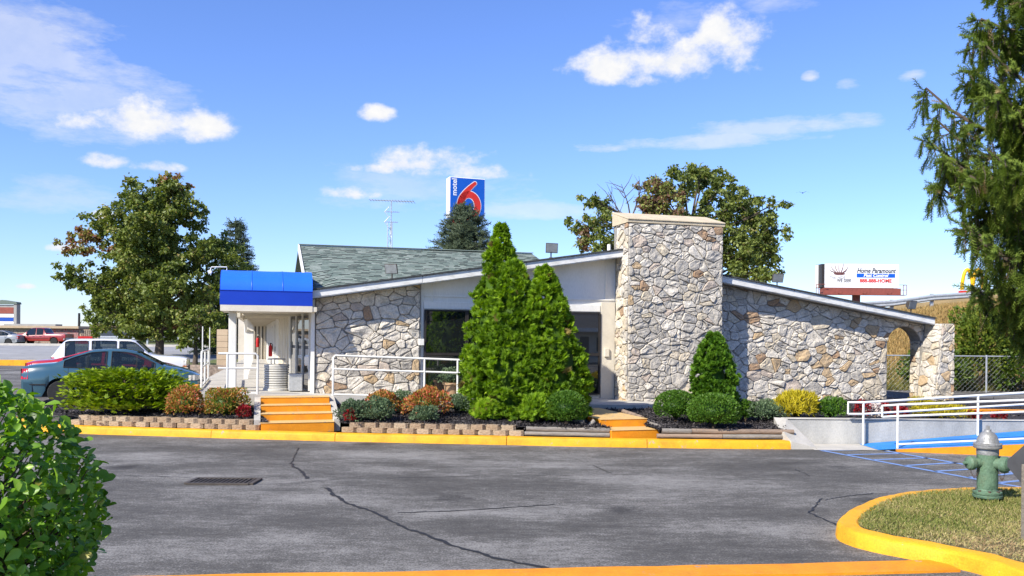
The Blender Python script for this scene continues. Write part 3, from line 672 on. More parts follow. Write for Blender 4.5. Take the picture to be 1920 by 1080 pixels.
# ================================================================ RAMP, RETAINING WALL
def ramp():
    yb, yf = 17.4, 16.5
    b = MB(); x0 = 7.1; rz = lambda x: max(0., (x-x0)*.089)
    ye = lambda x: yf-.27*(x-x0)
    b.add([(x0, ye(x0), .012), (14, ye(14), rz(14)+.012), (14, yb, rz(14)+.012), (x0, yb, .012)], [(0, 1, 2, 3)])
    tag(b.build('ramp', M['blue_paint']), kind='structure')
    b = MB(); b.prism([(x0+.3, ye(x0+.3), -.01), (14, ye(14), -.01), (14, ye(14), rz(14)+.011), (x0+.3, ye(x0+.3), rz(x0+.3)+.011)], (-.02, -.09, 0)); tag(b.build('ramp_kerb', M['orange_paint']), kind='structure')
    b = MB(); b.add([(5.85, yf-.05, .006), (x0+.2, yf-.12, .006), (x0+.05, yb, .006), (5.85, yb, .006)], [(0, 1, 2, 3)]); tag(b.build('landing', M['concrete']), kind='structure')
    # wall with a bevelled coping and a sloped wing down to the kerb
    t = empty('retaining_wall', (5.6, 17.5, 0)); tag(t, 'stained concrete retaining wall along the blue ramp', 'retaining wall')
    b = MB(); b.bx((0, -.08, -.05), (9.5, .12, .5)); bevel(b.build('wall', M['concrete_stained'], t), .012, 1)
    b = MB(); b.bx((-.03, -.1, .501), (9.5, .14, .52)); bevel(b.build('coping', M['concrete'], t), .006, 1)
    k = kerb_pt(1482); kx, ky = k.x-5.6, k.y-17.5
    b = MB()
    P = [(-.18, .12, .52), (.02, -.08, .52), (.32, ky+.25, .1), (.34, ky+.02, .03), (kx+.02, ky+.0, .15), (kx-.06, ky+.2, .3), (kx-.1, ky+.3, .32)]
    Pt = [Vector(p) for p in P]; n = len(Pt)
    b.v = [tuple(p) for p in Pt]+[(p.x, p.y, -.05) for p in Pt]
    b.f = [(0, 6, 1), (1, 6, 5), (1, 5, 2), (2, 5, 4), (2, 4, 3)]+[((i+1) % n, i, n+i, n+(i+1) % n) for i in range(n)]; b.m = [0]*len(b.f)
    b.build('wing', M['concrete'], t)
    # rails
    def rail(name, label, y, xs_posts, xl, h1, h2, foot, lowrail=False, sk=0.):
        t = empty(name, (xl, y, 0)); tag(t, label, 'handrail', 'white handrails of the ramp')
        sl = .089
        Z = lambda x, h: h+max(0, x-x0)*sl*.78
        top = [(0, 0, h1)]+[(x-xl, sk*(x-xl), Z(x, h1)) for x in (xs_posts[0], 9, 13)]
        b = MB(); b.tube([(0, 0, h2)]+top, .024, 8); b.build('top_rail', M['rail_paint'], t, smooth=50)
        b = MB(); b.tube([(0, 0, h2)]+[(x-xl, sk*(x-xl), Z(x, h2)) for x in (xs_posts[0], 9, 13)], .022, 8); b.build('mid_rail', M['rail_paint'], t, smooth=50)
        for x in xs_posts:
            b = MB(); b.tube([(x-xl, sk*(x-xl), rz(x)-.02+foot), (x-xl, sk*(x-xl), Z(x, h1))], .024, 8); b.build('post', M['rail_paint'], t, smooth=50)
        if lowrail:
            b = MB(); b.tube([(xs_posts[0]-xl, sk*(xs_posts[0]-xl), .12), (13-xl, sk*(13-xl), .12+rz(13)-rz(xs_posts[0]))], .02, 8); b.build('low_rail', M['rail_paint'], t, smooth=50)
    rail('ramp_handrail', 'white pipe handrail against the retaining wall of the ramp', 17.28, [7.13, 9.45, 12], 6.82, .865, .63, .01)
    rail('ramp_handrail', 'white pipe handrail along the outer edge of the blue ramp', 16.56, [7.47, 10.4, 12.6], 7.2, .86, .64, .0, True, -.24)
ramp()
# ================================================================ MOTEL OFFICE
off_ = empty('motel_office', (O.x, O.y, 0), TH)
tag(off_, 'low motel office of pale fieldstone with broad stone chimney and shallow gable roof', 'building')
# --- fieldstone: cells of a jittered diagram, some split, each stone its own mesh
def clip(poly, a, b, c):
    """keep a*x+b*y<=c"""
    out = []
    for i in range(len(poly)):
        p, q = poly[i], poly[(i+1) % len(poly)]
        dp, dq = a*p[0]+b*p[1]-c, a*q[0]+b*q[1]-c
        if dp <= 0: out.append(p)
        if (dp < 0 < dq) or (dq < 0 < dp):
            t = dp/(dp-dq); out.append((p[0]+(q[0]-p[0])*t, p[1]+(q[1]-p[1])*t))
    return out
def area(P): return .5*sum(P[i][0]*P[(i+1) % len(P)][1]-P[(i+1) % len(P)][0]*P[i][1] for i in range(len(P)))
def cen(P): return sum(p[0] for p in P)/len(P), sum(p[1] for p in P)/len(P)
def cells(region, size, r, asp=1.35, split=.5):
    xs = [p[0] for p in region]; ys = [p[1] for p in region]; pts = []; tries = 0
    x0, x1, y0, y1 = min(xs)-size, max(xs)+size, min(ys)-size, max(ys)+size
    target = int((x1-x0)*(y1-y0)/(size*size*.62))
    while len(pts) < target and tries < target*30:
        tries += 1
        x, y = r.uniform(x0, x1), r.uniform(y0, y1); k = size*r.choice((.42, .55, .75, .95, 1.2, 1.6))
        if all(((x-a)/asp)**2+(y-b)**2 > (.5*(k+kk))**2*.62 for a, b, kk in pts): pts.append((x, y, k))
    out = []
    for i, (x, y, k) in enumerate(pts):
        P = list(region)
        for j, (a, b, kk) in enumerate(pts):
            if j == i or abs(a-x) > size*4 or abs(b-y) > size*4: continue
            # weighted bisector in stretched space
            dx, dy = (a-x)/asp**2, (b-y)
            d2 = ((a-x)/asp)**2+(b-y)**2
            f = .5+.16*(k-kk)/max(k, kk)
            P = clip(P, dx, dy, dx*(x+(a-x)*f)+dy*(y+(b-y)*f))
            if len(P) < 3: break
        if len(P) < 3 or area(P) < .004: continue
        A = area(P)
        if A > size*size*.5 and r.random() < split:
            cx, cy = cen(P); th = r.choice((r.gauss(PI/2, .35), r.gauss(PI/2, .35), r.uniform(0, PI))); nx, ny = math.cos(th), math.sin(th); c = nx*cx+ny*cy+r.uniform(-.12, .12)*math.sqrt(A)
            for Q in (clip(P, nx, ny, c), clip(P, -nx, -ny, -c)):
                if len(Q) >= 3 and area(Q) > .003: out.append(Q)
        else: out.append(P)
    return out
def rough_poly(P, r, gap):
    """pull in by the joint, round and roughen"""
    n = len(P); cx, cy = cen(P); Q = P
    for i in range(n):
        p, q = P[i], P[(i+1) % n]; ex, ey = q[0]-p[0], q[1]-p[1]; l = math.hypot(ex, ey)
        if l < 1e-5: continue
        nx, ny = ey/l, -ex/l; Q = clip(Q, nx, ny, nx*p[0]+ny*p[1]-gap*r.uniform(.6, 1.3))
        if len(Q) < 3: return None
    if area(Q) < .0015: return None
    # cut corners
    R = []
    n = len(Q)
    for i in range(n):
        a, p, b = Q[i-1], Q[i], Q[(i+1) % n]; k = r.uniform(.1, .2)
        la = math.hypot(p[0]-a[0], p[1]-a[1]); lb = math.hypot(b[0]-p[0], b[1]-p[1])
        if min(la, lb) < .03: R.append(p); continue
        ka = min(k, .05/la); kb_ = min(k, .05/lb)
        R.append((p[0]+(a[0]-p[0])*ka, p[1]+(a[1]-p[1])*ka)); R.append((p[0]+(b[0]-p[0])*kb_, p[1]+(b[1]-p[1])*kb_))
    out = []
    for i in range(len(R)):
        p, q = R[i], R[(i+1) % len(R)]; out.append(p); l = math.hypot(q[0]-p[0], q[1]-p[1])
        if l > .14:
            j = r.uniform(-.012, .006); out.append(((p[0]+q[0])/2+(q[1]-p[1])/l*j, (p[1]+q[1])/2-(q[0]-p[0])/l*j))
    return out
STONE_LIST = []        # (visible area, verts, faces, material, parent part)
def stones_on(part, region, frame, size, seed, weights, quoin=None, hole=None, gap=.0068, proud=(.02, .052), asp=1.35):
    """frame(s,t,h) -> local point; region polygon ccw in (s,t)"""
    r = random.Random(seed)
    for P in cells(region, size, r, asp):
        if hole is not None:
            P = hole(P)
            if P is None or len(P) < 3 or area(P) < .004: continue
        Q = rough_poly(P, r, gap)
        if Q is None: continue
        n = len(Q); h = r.uniform(*proud); cx, cy = cen(Q); tx, ty = r.gauss(0, .05), r.gauss(0, .06)
        def hh(x, y, k): return max(.012, h*k+(x-cx)*tx+(y-cy)*ty)
        V = [frame(x, y, -.004) for x, y in Q]+[frame(x, y, hh(x, y, .62)) for x, y in Q]
        s = r.uniform(.86, .93); V += [frame(cx+(x-cx)*s, cy+(y-cy)*s, hh(x, y, 1)+r.uniform(-.004, .006)) for x, y in Q]
        s2 = .45; V += [frame(cx+(x-cx)*s2+r.uniform(-.012, .012), cy+(y-cy)*s2+r.uniform(-.012, .012), hh(x, y, 1)+r.uniform(-.012, .016)) for x, y in Q[::2]]
        m_ = len(Q[::2]); V.append(frame(cx+r.uniform(-.02, .02), cy+r.uniform(-.02, .02), h+r.uniform(-.01, .02)))
        Fs = []
        for i in range(n):
            j = (i+1) % n; Fs += [(i, j, n+j, n+i), (n+i, n+j, 2*n+j, 2*n+i)]
        for k in range(m_):
            a = 2*n+2*k; b2 = 2*n+(2*k+1) % n; c = 2*n+(2*k+2) % n; p = 3*n+k; q = 3*n+(k+1) % m_
            if 2*k+1 < n: Fs += [(a, b2, p), (b2, c if 2*k+2 < n or True else a, q), (b2, q, p)]
            else: Fs += [(a, 2*n, q), (a, q, p)]
            Fs.append((p, q, 3*n+m_))
        STONE_LIST.append((area(Q), V, Fs, r.choices(range(6), weights)[0], part))
WT_W = (.6, .22, .06, .05, .04, .03); WT_C = (.34, .48, .06, .03, .03, .06); WT_S = (.4, .14, .36, .05, .02, .03); WT_R = (.58, .18, .12, .05, .04, .03)  # WT_S: creamier mix, sunlit warmth of left-facing sides put into stone colour
SZ = .34
UL, UC0, UC1 = 2.57, 7.82, 10.55; VC = -.72; CT = 5.1
US = 10.62; UA0, UA1 = 16.42, 17.62; UE = 18.15
eaveL = lambda u: 3.0+.1565*(u+.05)        # underside of the left verge
eaveR = lambda u: 3.64-.1515*(u-10.7)
fr0 = lambda s, t, h: (s, -h, t)
# left wall
b = MB(); b.prism([(0, 0, .3), (UL, 0, .3), (UL, 0, eaveL(UL)+.1), (0, 0, eaveL(0)+.1)], (0, .25, 0)); wl = b.build('stone_wall', M['mortar'], off_)
stones_on(wl, [(.02, .62), (UL-.03, .62), (UL-.03, eaveL(UL)), (.02, eaveL(0))], fr0, SZ*1.12, 11, WT_W)
# right wall with arched opening
b = MB(); zb = .25
arc_c = ((UA0+UA1)/2, 2.0); arc_r = (UA1-UA0)/2
def arch_pt(a): return (arc_c[0]+arc_r*math.cos(a), arc_c[1]+arc_r*.88*math.sin(a))
b.prism([(US-.1, 0, zb), (UA0, 0, zb), (UA0, 0, eaveR(UA0)+.1), (US-.1, 0, eaveR(US)+.1)], (0, .42, 0))
aps = [arch_pt(PI-PI*i/12) for i in range(13)]
for i in range(12):
    a, c = aps[i], aps[i+1]; b.prism([(a[0], 0, a[1]), (c[0], 0, c[1]), (c[0], 0, eaveR(c[0])+.1), (a[0], 0, eaveR(a[0])+.1)], (0, .42, 0))
b.prism([(UA1, 0, zb), (UE-.02, 0, zb), (UE-.02, 0, eaveR(UE)+.02), (UA1, 0, eaveR(UA1)+.1)], (0, .42, 0))
wr = b.build('stone_wall', M['mortar'], off_)
def arch_hole(P):
    cx, cy = cen(P)
    if UA0 < cx < UA1 and cy < arc_c[1]: return None
    if math.hypot(cx-arc_c[0], (cy-arc_c[1])/.88) < arc_r*.9 and cy >= arc_c[1]: return None
    if cy < arc_c[1]:
        if cx <= UA0: return clip(P, 1, 0, UA0-.005)
        return clip(P, -1, 0, -UA1-.005)
    if abs(cx-arc_c[0]) < arc_r*2.2:
        nx, ny = cx-arc_c[0], (cy-arc_c[1])/.88; l = math.hypot(nx, ny); nx, ny = nx/l, ny/l
        px, py = arc_c[0]+nx*arc_r, arc_c[1]+ny*arc_r*.88; gx, gy = nx, ny/.88; g = math.hypot(gx, gy); gx, gy = gx/g, gy/g
        return clip(P, -gx, -gy, -(gx*px+gy*py)-.004)
    return P
stones_on(wr, [(US, .36), (UE-.1, .36), (UE-.1, eaveR(UE-.1)), (US, eaveR(US))], fr0, SZ*1.02, 12, WT_R, hole=arch_hole)
# inside of the arch (jamb facing left)
stones_on(wr, [(.02, .3), (.4, .3), (.4, 2.1), (.02, 2.1)], lambda s, t, h: (UA1-h, s, t), .3, 13, WT_S)
# battered buttress at the right end
b = MB(); ub0, ub1, vb = 17.62, UE, -.72
bt = lambda z: .28*(1-min(max((z-.3)/2.2, 0), 1))          # batter of the left side
zt = 2.62
prof = [(ub0+.12-bt(.25), .25), (ub1, .25), (ub1, zt), (ub0+.12, zt)]
b.prism([(u, vb, z) for u, z in prof], (0, -vb-.004, 0)); bu = b.build('buttress', M['mortar'], off_)
stones_on(bu, [(ub0+.12-bt(.3), .28), (ub1, .28), (ub1, zt), (ub0+.12, zt)], lambda s, t, h: (s, vb-h, t), .3, 14, WT_S, asp=1.2)
stones_on(bu, [(vb+.0, .28), (-.06, .28), (-.06, zt), (vb+.0, zt)], lambda s, t, h: (ub0+.12-bt(t)-h, s, t), .38, 15, WT_S, asp=1.4)
# chimney
b = MB(); b.bx((UC0, VC, .2), (UC1, .2, CT)); ch = b.build('chimney', M['mortar'], off_)
stones_on(ch, [(UC0+.005, .44), (UC1-.01, .44), (UC1-.01, CT-.01), (UC0+.005, CT-.01)], lambda s, t, h: (s, VC-h, t), SZ*.92, 16, WT_C, asp=1.25)
stones_on(ch, [(VC-.01, .44), (.0, .44), (.0, CT-.01), (VC-.01, CT-.01)], lambda s, t, h: (UC0-h, -(s-VC)+.0 if False else s, t), SZ*.9, 17, WT_S, asp=1.3)
# flip side frames where needed is handled by recalculated normals below
cp = empty('cap_group') if False else None
b = MB(); capw = (UC1-UC0+.1)/4
b.prism([(UC0-.04, VC-.04, CT+.005), (UC0-.04, .25, CT+.005), (UC0-.04, .25, CT+.36), (UC0-.04, VC-.04, CT+.07)], (UC1-UC0+.08, 0, 0)); cap0 = b.build('chimney_cap', M['cap_stone'], off_)
b = MB(); l_ = math.hypot(.35-VC-.0, .29)
for i in range(4):
    bb = MB(); u0 = UC0-.05+i*capw+.006
    bb.prism([(u0, VC-.06, CT+.075), (u0, .26, CT+.362), (u0, .26, CT+.395), (u0, VC-.06, CT+.108)], (capw-.012, 0, 0)); bevel(bb.build('cap_slab', M['cap_stone'], cap0), .006, 1)
# link the stones: the 300 that show largest one by one, the rest joined per wall
STONE_LIST.sort(key=lambda s: -s[0])
rest = {}
import bmesh
def fix(me):
    bm_ = bmesh.new(); bm_.from_mesh(me); bmesh.ops.remove_doubles(bm_, verts=bm_.verts, dist=1e-5); bmesh.ops.recalc_face_normals(bm_, faces=bm_.faces); bm_.to_mesh(me); bm_.free()
for i, (A, V, Fs, mi, part) in enumerate(STONE_LIST):
    if i < 300:
        bb = MB(); bb.add(V, Fs); me = bb.mesh('stone'); fix(me); link('stone', me, STONES[mi], part)
    else:
        k = part.name
        if k not in rest: rest[k] = (MB(), part)
        rest[k][0].add(V, Fs, mi)
for k, (bb, part) in rest.items():
    me = bb.mesh('small_stones'); fix(me); o = link('small_stones', me, STONES, part); o['kind'] = 'stuff'
print('STONES', len(STONE_LIST))
# --- gable front between wall and chimney: panels, battens, windows
def gable():
    b = MB(); z0 = .35
    b.prism([(UL, .1, z0), (UC0, .1, z0), (UC0, .1, eaveL(UC0)+.1), (UL, .1, eaveL(UL)+.1)], (0, .16, 0)); g = b.build('gable_panel', M['white_paint'], off_)
    def board(u0, z0, u1, z1, d=.03, mat='white_paint', name='trim_board', proud=0):
        bb = MB(); bb.bx((u0, .1-d-proud, z0), (u1, .0995-proud, z1)); return bevel(bb.build(name, M[mat], g), .004, 1)
    zw = 2.79; zr = lambda u: eaveL(u)
    board(UL+.002, .45, UL+.07, zr(UL)+.02, .05); board(UC0-.42, .42, UC0-.02, 3.06, .05, 'cream_paint')
    board(UL+.08, zw+.02, UC0-.44, zw+.2, .045); board(UL+.09, zw+.32, UC0-.03, zw+.36, .03); board(UC0-.3, 3.1, UC0-.27, zr(UC0-.3)-.0, .02); board(UL+.3, zw+.2, UL+.33, zr(UL+.3), .02)
    board(4.9, zw+.37, 4.94, zr(4.9)-.01, .02)
    board(UL+.08, .42, UC0-.44, .6, .04, 'cream_paint', 'sill_board')
    for (u0, u1, mull) in [(UL+.1, 4.95, [3.75]), (5.1, UC0-.45, [6.25])]:
        zb_ = .62; zt_ = zw
        bb = MB(); bb.bx((u0, .06, zb_), (u1, .0985, zt_)); wn = bb.build('window', M['dark_frame'], off_)
        cols_ = [u0]+mull+[u1]
        zm = 1.68
        for i in range(len(cols_)-1):
            for (za, zb2) in ((zb_, zm), (zm, zt_)):
                p = MB(); p.bx((cols_[i]+.045, .045, za+.04), (cols_[i+1]-.045, .0595, zb2-.04)); p.build('pane', M['glass'], wn)
        for c_ in cols_: fr = MB(); fr.bx((max(u0, c_-.04), .012, zb_), (min(u1, c_+.04), .0599, zt_)); fr.build('mullion', M['dark_frame'], wn)
        for zz in (zb_, zm, zt_):
            for i in range(len(cols_)-1): fr = MB(); fr.bx((cols_[i]+.041, .016, max(zb_, zz-.035)), (cols_[i+1]-.041, .0599, min(zt_, zz+.035))); fr.build('transom', M['dark_frame'], wn)
    b = MB(); b.bx((UC0-.33, -.005, 1.62), (UC0-.2, .048, 1.85)); bevel(b.build('meter_box', M['cream_paint'], off_), .01)
    b = MB(); b.bx((UL-.02, -.09, .5), (UL+.1, .03, 1.95)) if False else b.bx((UL-.06, -.1, 1.9), (UL+.07, -.03, 2.06)); bevel(b.build('call_box', M['white_paint'], off_), .008)
gable()
b = MB(); b.bx((-.09, -.07, .7), (-.004, .1, 3.05)); b.build('corner_board', M['white_paint'], off_)
# --- roof of the front gable
def roof():
    vF, vB = -.45, 11.0
    for nm, u0, u1, z0, z1 in [('left', -.12, UC0-.01, eaveL(-.12)-.005, eaveL(UC0)), ('right', UC1+.01, 17.72, eaveR(UC1), eaveR(17.72))]:
        b = MB(); b.prism([(u0, vF, z0), (u1, vF, z1), (u1, vF, z1+.17), (u0, vF, z0+.17)], (0, .05, 0)); f = b.build('fascia', M['fascia_paint'], off_)
        n = 3
        for i in range(n):            # cover boards nailed over the fascia, slightly uneven
            a, c = u0+(u1-u0)*i/n, u0+(u1-u0)*(i+1)/n-.012; za, zc = z0+(z1-z0)*(a-u0)/(u1-u0), z0+(z1-z0)*(c-u0)/(u1-u0); dz = random.uniform(-.006, .006)
            bb = MB(); bb.prism([(a, vF-.022, za+.02+dz), (c, vF-.022, zc+.02+dz), (c, vF-.022, zc+.185), (a, vF-.022, za+.185)], (0, .0215, 0)); bevel(bb.build('fascia_board', M['fascia_paint'], f), .004, 1)
        b = MB(); b.prism([(u0-.02, vF-.06, z0+.19), (u1, vF-.06, z1+.19), (u1, vF-.06, z1+.225), (u0-.02, vF-.06, z0+.225)], (0, vB-vF, 0)); b.build('roof', M['shingle_dark'], off_)
        b = MB(); b.prism([(u0, vF+.051, z0+.03), (u1, vF+.051, z1+.03), (u1, vF+.051, z1+.045), (u0, vF+.051, z0+.045)], (0, .5, 0)); b.build('soffit', M['white_paint'], off_)
    # ridge piece behind the chimney and body of the building
    b = MB(); zl, zr_ = eaveL(UC0)+.19, eaveR(UC1)+.19
    b.prism([(UC0, .21, zl), (UC0+1.1, .21, zl+.17), (UC1, .21, zr_), (UC1, .21, .3), (UC0, .21, .3)], (0, vB-.3, 0)); b.build('core_wall', M['white_paint'], off_)
    b = MB(); b.prism([(.02, .3, .3), (UC0-.02, .3, .3), (UC0-.02, .3, eaveL(UC0)+.1), (.02, .3, eaveL(0)+.1)], (0, vB-.6, 0)); b.build('body', M['white_paint'], off_)
    b = MB(); b.prism([(US-.05, .5, .3), (13.5, .5, .3), (13.5, .5, eaveR(13.5)+.1), (US-.05, .5, eaveR(US)+.1)], (0, vB-.6, 0)); b.build('body', M['white_paint'], off_)
    # green shingled roof rising behind the left verge
    vr = 4.6; v0 = -.3
    uL0, zL0 = fac(577, 548, v0); uLr, zr2 = fac(560, 462, vr); uRr, zr3 = fac(998, 475, vr); zrg = (zr2+zr3)/2
    zL0 = 3.05
    def P(s, t, h=0.):
        tm = .17*min(1., s*9); t = tm+(1-tm)*t
        u_l = uL0+(uLr-uL0)*t; u_r = uRr+.25*(1-t)
        return (u_l+(u_r-u_l)*s, v0+(vr-v0)*t-h*.3, zL0+(zrg-zL0)*t+h)
    b = MB(); q = [P(0, 0), P(.112, 0), P(1, 0), P(1, 1), P(0, 1)]
    b.add([Vector(p)+Vector((0, 0, dz)) for dz in (-.12, 0) for p in q], [(4, 3, 2, 1, 0), (5, 6, 7, 8, 9), (0, 1, 6, 5), (1, 2, 7, 6), (2, 3, 8, 7), (3, 4, 9, 8), (4, 0, 5, 9)])
    # back slope so that the roof is a solid ridge
    q2 = [P(1, 1), P(0, 1)]; b.add([q2[0], q2[1], (q2[1][0]-.1, vr+4, zL0), (q2[0][0], vr+4, zL0)], [(0, 1, 2, 3)])
    gr = b.build('green_roof', M['shingle_a'], off_)
    slope_len = math.hypot(vr-v0, zrg-zL0); nc = int(slope_len/.145)
    bb = MB()
    for c in range(nc):
        t0, t1 = c/nc, (c+1.25)/nc; s = -random.random()*.03
        while s < 1:
            w = random.choice((.14, .2, .26, .34, .42))/10.3; s1 = min(1.0, s+w); a = max(0., s)
            th = random.choice((.010, .010, .022))
            if s1-a > .003:
                mi = random.choices(range(4), (.42, .32, .1, .16))[0]
                V = [P(a, t0, .002), P(s1-.0006, t0, .002), P(s1-.0006, min(t1, 1), .004), P(a, min(t1, 1), .004), P(a, t0, th+.004), P(s1-.0006, t0, th+.004), P(s1-.0006, min(t1, 1), .006), P(a, min(t1, 1), .006)]
                bb.add(V, [(4, 5, 6, 7), (0, 4, 7, 3), (1, 2, 6, 5)], mi); bb.add(V, [(0, 1, 5, 4)], 4)  # butt edges coloured dark to paint the shadow lines of the tabs
            s = s1
    o = bb.build('shingles', GREENS+[M['shingle_dark']], gr); o['kind'] = 'stuff'
    b = MB(); b.bar(P(0, 0, -.05), P(0, 1, -.05), .04, .2); b.build('rake_board', M['fascia_paint'], gr)
    b = MB(); b.bar(P(0, 1, .03), P(1, 1, .03), .22, .02); b.build('ridge_cap', M['shingle_b'], gr)
    return P
roofP = roof()
# ================================================================ ROOM WING behind, with covered walkway
def wing():
    t = empty('motel_room_wing', W(0, .3, 0), TH); tag(t, 'long white motel room wing with covered walkway behind the blue awning', 'building')
    bz = zs(-1)
    def L(u, v, z): return (u, v-.3, z)
    PL = [(-.02, .301), (-.42, 2.9), (-.72, 5.8), (-.9, 27)]
    b = MB(); b.prism([L(u, v, .4) for u, v in PL]+[L(.3, 27, .4), L(.3, .301, .4)], (0, 0, 2.6)); b.build('wall', M['cream_paint'], t)
    def panel(seg, f0, f1, z0, z1, d0, d1, name, mat, par=None):
        a_, c_ = Vector((*PL[seg], 0)), Vector((*PL[seg+1], 0)); d = (c_-a_).normalized(); nn = Vector((-d.y, d.x, 0)); p0, p1 = a_+d*f0, a_+d*f1
        bb = MB(); q = [p0+nn*d0, p1+nn*d0, p1+nn*d1, p0+nn*d1]; bb.prism([L(x.x, x.y, z0) for x in q], (0, 0, z1-z0)); return bb.build(name, M[mat], par or t)
    for i in range(3):          # glazed entrance, first bay
        f0 = .12+i*.82; d = panel(0, f0, f0+.78, bz+.02, 2.62, .002, .05, 'glass_door', 'dark_frame')
        panel(0, f0+.06, f0+.72, bz+.12, 1.78, .051, .058, 'pane', 'glass', d); panel(0, f0+.06, f0+.72, 1.86, 2.55, .051, .058, 'pane', 'glass', d)
        panel(0, f0+.64, f0+.66, 1.6, 1.95, .06, .09, 'handle', 'metal_grey', d)
    for f in (.06, .9, 1.72, 2.54): panel(0, f-.012, f+.03, bz, 2.70, .003, .09, 'jamb', 'white_paint')
    for k in range(8): panel(1, .1+k*.36, .15+k*.36, bz, 2.65, .002, .03, 'batten', 'cream_paint')
    for k in range(5):
        f = .5+k*4.1; dd = panel(2, f, f+.95, bz, 2.5, .002, .04, 'door', 'bronze'); panel(2, f+.8, f+.86, 1.6, 1.75, .041, .09, 'handle', 'metal_grey', dd)
        wn = panel(2, f+1.25, f+2.9, 1.0, 2.45, .002, .04, 'window', 'dark_frame'); panel(2, f+1.31, f+2.84, 1.06, 2.39, .041, .048, 'pane', 'glass', wn)
        for q in (-.06, 1.02, 3.0): panel(2, f+q, f+q+.06, bz, 2.6, .003, .07, 'trim_board', 'white_paint')
    # soffit, beams, posts, fascia
    b = MB(); b.bx(L(-1.75, 1.7, 2.72), L(.0, 27, 2.76)); b.build('soffit', M['cream_paint'], t)
    for k in range(14):
        v = 1.9+k*1.8; b = MB(); b.bx(L(-1.7, v, 2.62), L(-.1 if v < 2 else -.45 if v < 5.6 else -.76, v+.09, 2.719)); b.build('beam', M['cream_paint'], t)
    b = MB(); b.bx(L(-1.86, 2.2, 2.58), L(-1.7505, 27, 2.86)); b.build('fascia', M['cream_paint'], t)
    for v in (6.0, 9.0, 12, 15, 18, 21, 24):
        b = MB(); b.bx(L(-1.72, v-.06, bz), L(-1.6, v+.06, 2.6)); b.build('post', M['white_paint'], t)
        b = MB(); b.bar(L(-1.66, v-.02, 2.2), L(-1.66, v-.5, 2.6), .07, .07); b.build('brace', M['white_paint'], t)
    b = MB(); b.prism([L(-1.9, 2.2, 2.861), L(.3, 2.2, 2.861), L(.3, 2.2, 3.04)], (0, 24.8, 0)); b.build('roof', M['shingle_dark'], t)
    b = MB(); b.bx(L(-2.4, 27, .4), L(.3, 27.2, 3.0)); b.build('end_wall', M['cream_paint'], t)
    for k in range(7):
        b = MB(); u = -1.75+k*.19; b.bx(L(u, 26.95, bz), L(u+.07, 26.999, 2.55)); b.build('slat', M['bronze'], t)
wing()
def awning():
    t = empty('entrance_awning', W(-1.2, -.1, 0), TH); tag(t, 'bright blue rounded fabric awning over the motel entrance', 'awning')
    vF = -.62; u0, zb_ = fac(412, 569, vF); u1, zb2 = fac(586, 576, vF); _, ztp = fac(413, 505, vF+.55)
    zb_ = (zb_+zb2)/2; L = lambda u, v, z: (u+1.2, v+.1, z)
    zm = zb_+.33; hh = ztp-zm; prof = []
    for i in range(11):
        a = PI/2*i/10; prof.append((vF+.75*(1-math.cos(a)), zm+hh*math.sin(a)))
    prof += [(vF+1.5, ztp+.01), (vF+2.2, ztp-.05)]
    b = MB(); n = len(prof); nu = 24
    def sag(k): return -.006*abs(math.sin(PI*3*k/nu))
    for k in range(nu+1):
        u = u0+(u1-u0)*k/nu
        for (v, z) in prof: b.v.append(L(u, v-sag(k)*(.6), z+sag(k)))
    b.f = [(k*n+i, (k+1)*n+i, (k+1)*n+i+1, k*n+i+1) for k in range(nu) for i in range(n-1)]; b.m = [0]*len(b.f)
    b.build('canopy', M['awning_blue'], t, smooth=60)
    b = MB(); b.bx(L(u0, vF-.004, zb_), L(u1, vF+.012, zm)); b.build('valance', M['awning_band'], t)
    for f in (.335, .67):      # stitched seams over the hoops
        b = MB(); u = u0+(u1-u0)*f; b.tube([L(u, v-.006, z+.004) for v, z in prof], .006, 5, caps=False); b.build('seam', M['awning_blue'], t, smooth=60)
    b = MB(); b.tube([L(u0, vF-.006, zm), L(u1, vF-.006, zm)], .011, 5); b.build('seam', M['awning_band'], t, smooth=60)
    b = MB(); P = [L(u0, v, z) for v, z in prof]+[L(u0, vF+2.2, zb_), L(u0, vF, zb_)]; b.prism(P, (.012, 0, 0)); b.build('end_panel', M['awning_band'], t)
    b = MB(); b.bx(L(u0+.01, vF+.013, zb_-.13), L(u1+.1, vF+2.3, zb_-.02)); b.build('ceiling', M['cream_paint'], t)
    b = MB(); b.bx(L(u0+.01, vF-.002, zb_-.14), L(u1, vF+.0125, zb_-.002)); b.build('edge_board', M['cream_paint'], t)
    up, _ = fac(435, 733, .2)
    for (u, v) in ((up, .2), (up-.02, 1.45)):
        b = MB(); b.bx(L(u-.085, v-.085, zs(-1)), L(u+.085, v+.085, zb_-.14)); bevel(b.build('post', M['white_paint'], t), .01)
    b = MB(); b.tube([L(u0+.12, vF+.7, ztp+.0), L(u0+.12, vF+.7, ztp+.07), L(u0-.22, vF+.7, ztp+.06), L(u0-.25, vF+.7, ztp-.03)], .012, 6); cmr = b.build('camera_bracket', M['white_paint'], t)
    b = MB(); b.lathe([(.0, -.1), (.045, -.1), (.05, .05), (0, .06)], L(u0-.25, vF+.68, ztp-.06), 'Y', 10); b.build('security_camera', M['white_paint'], cmr, smooth=40)
awning()
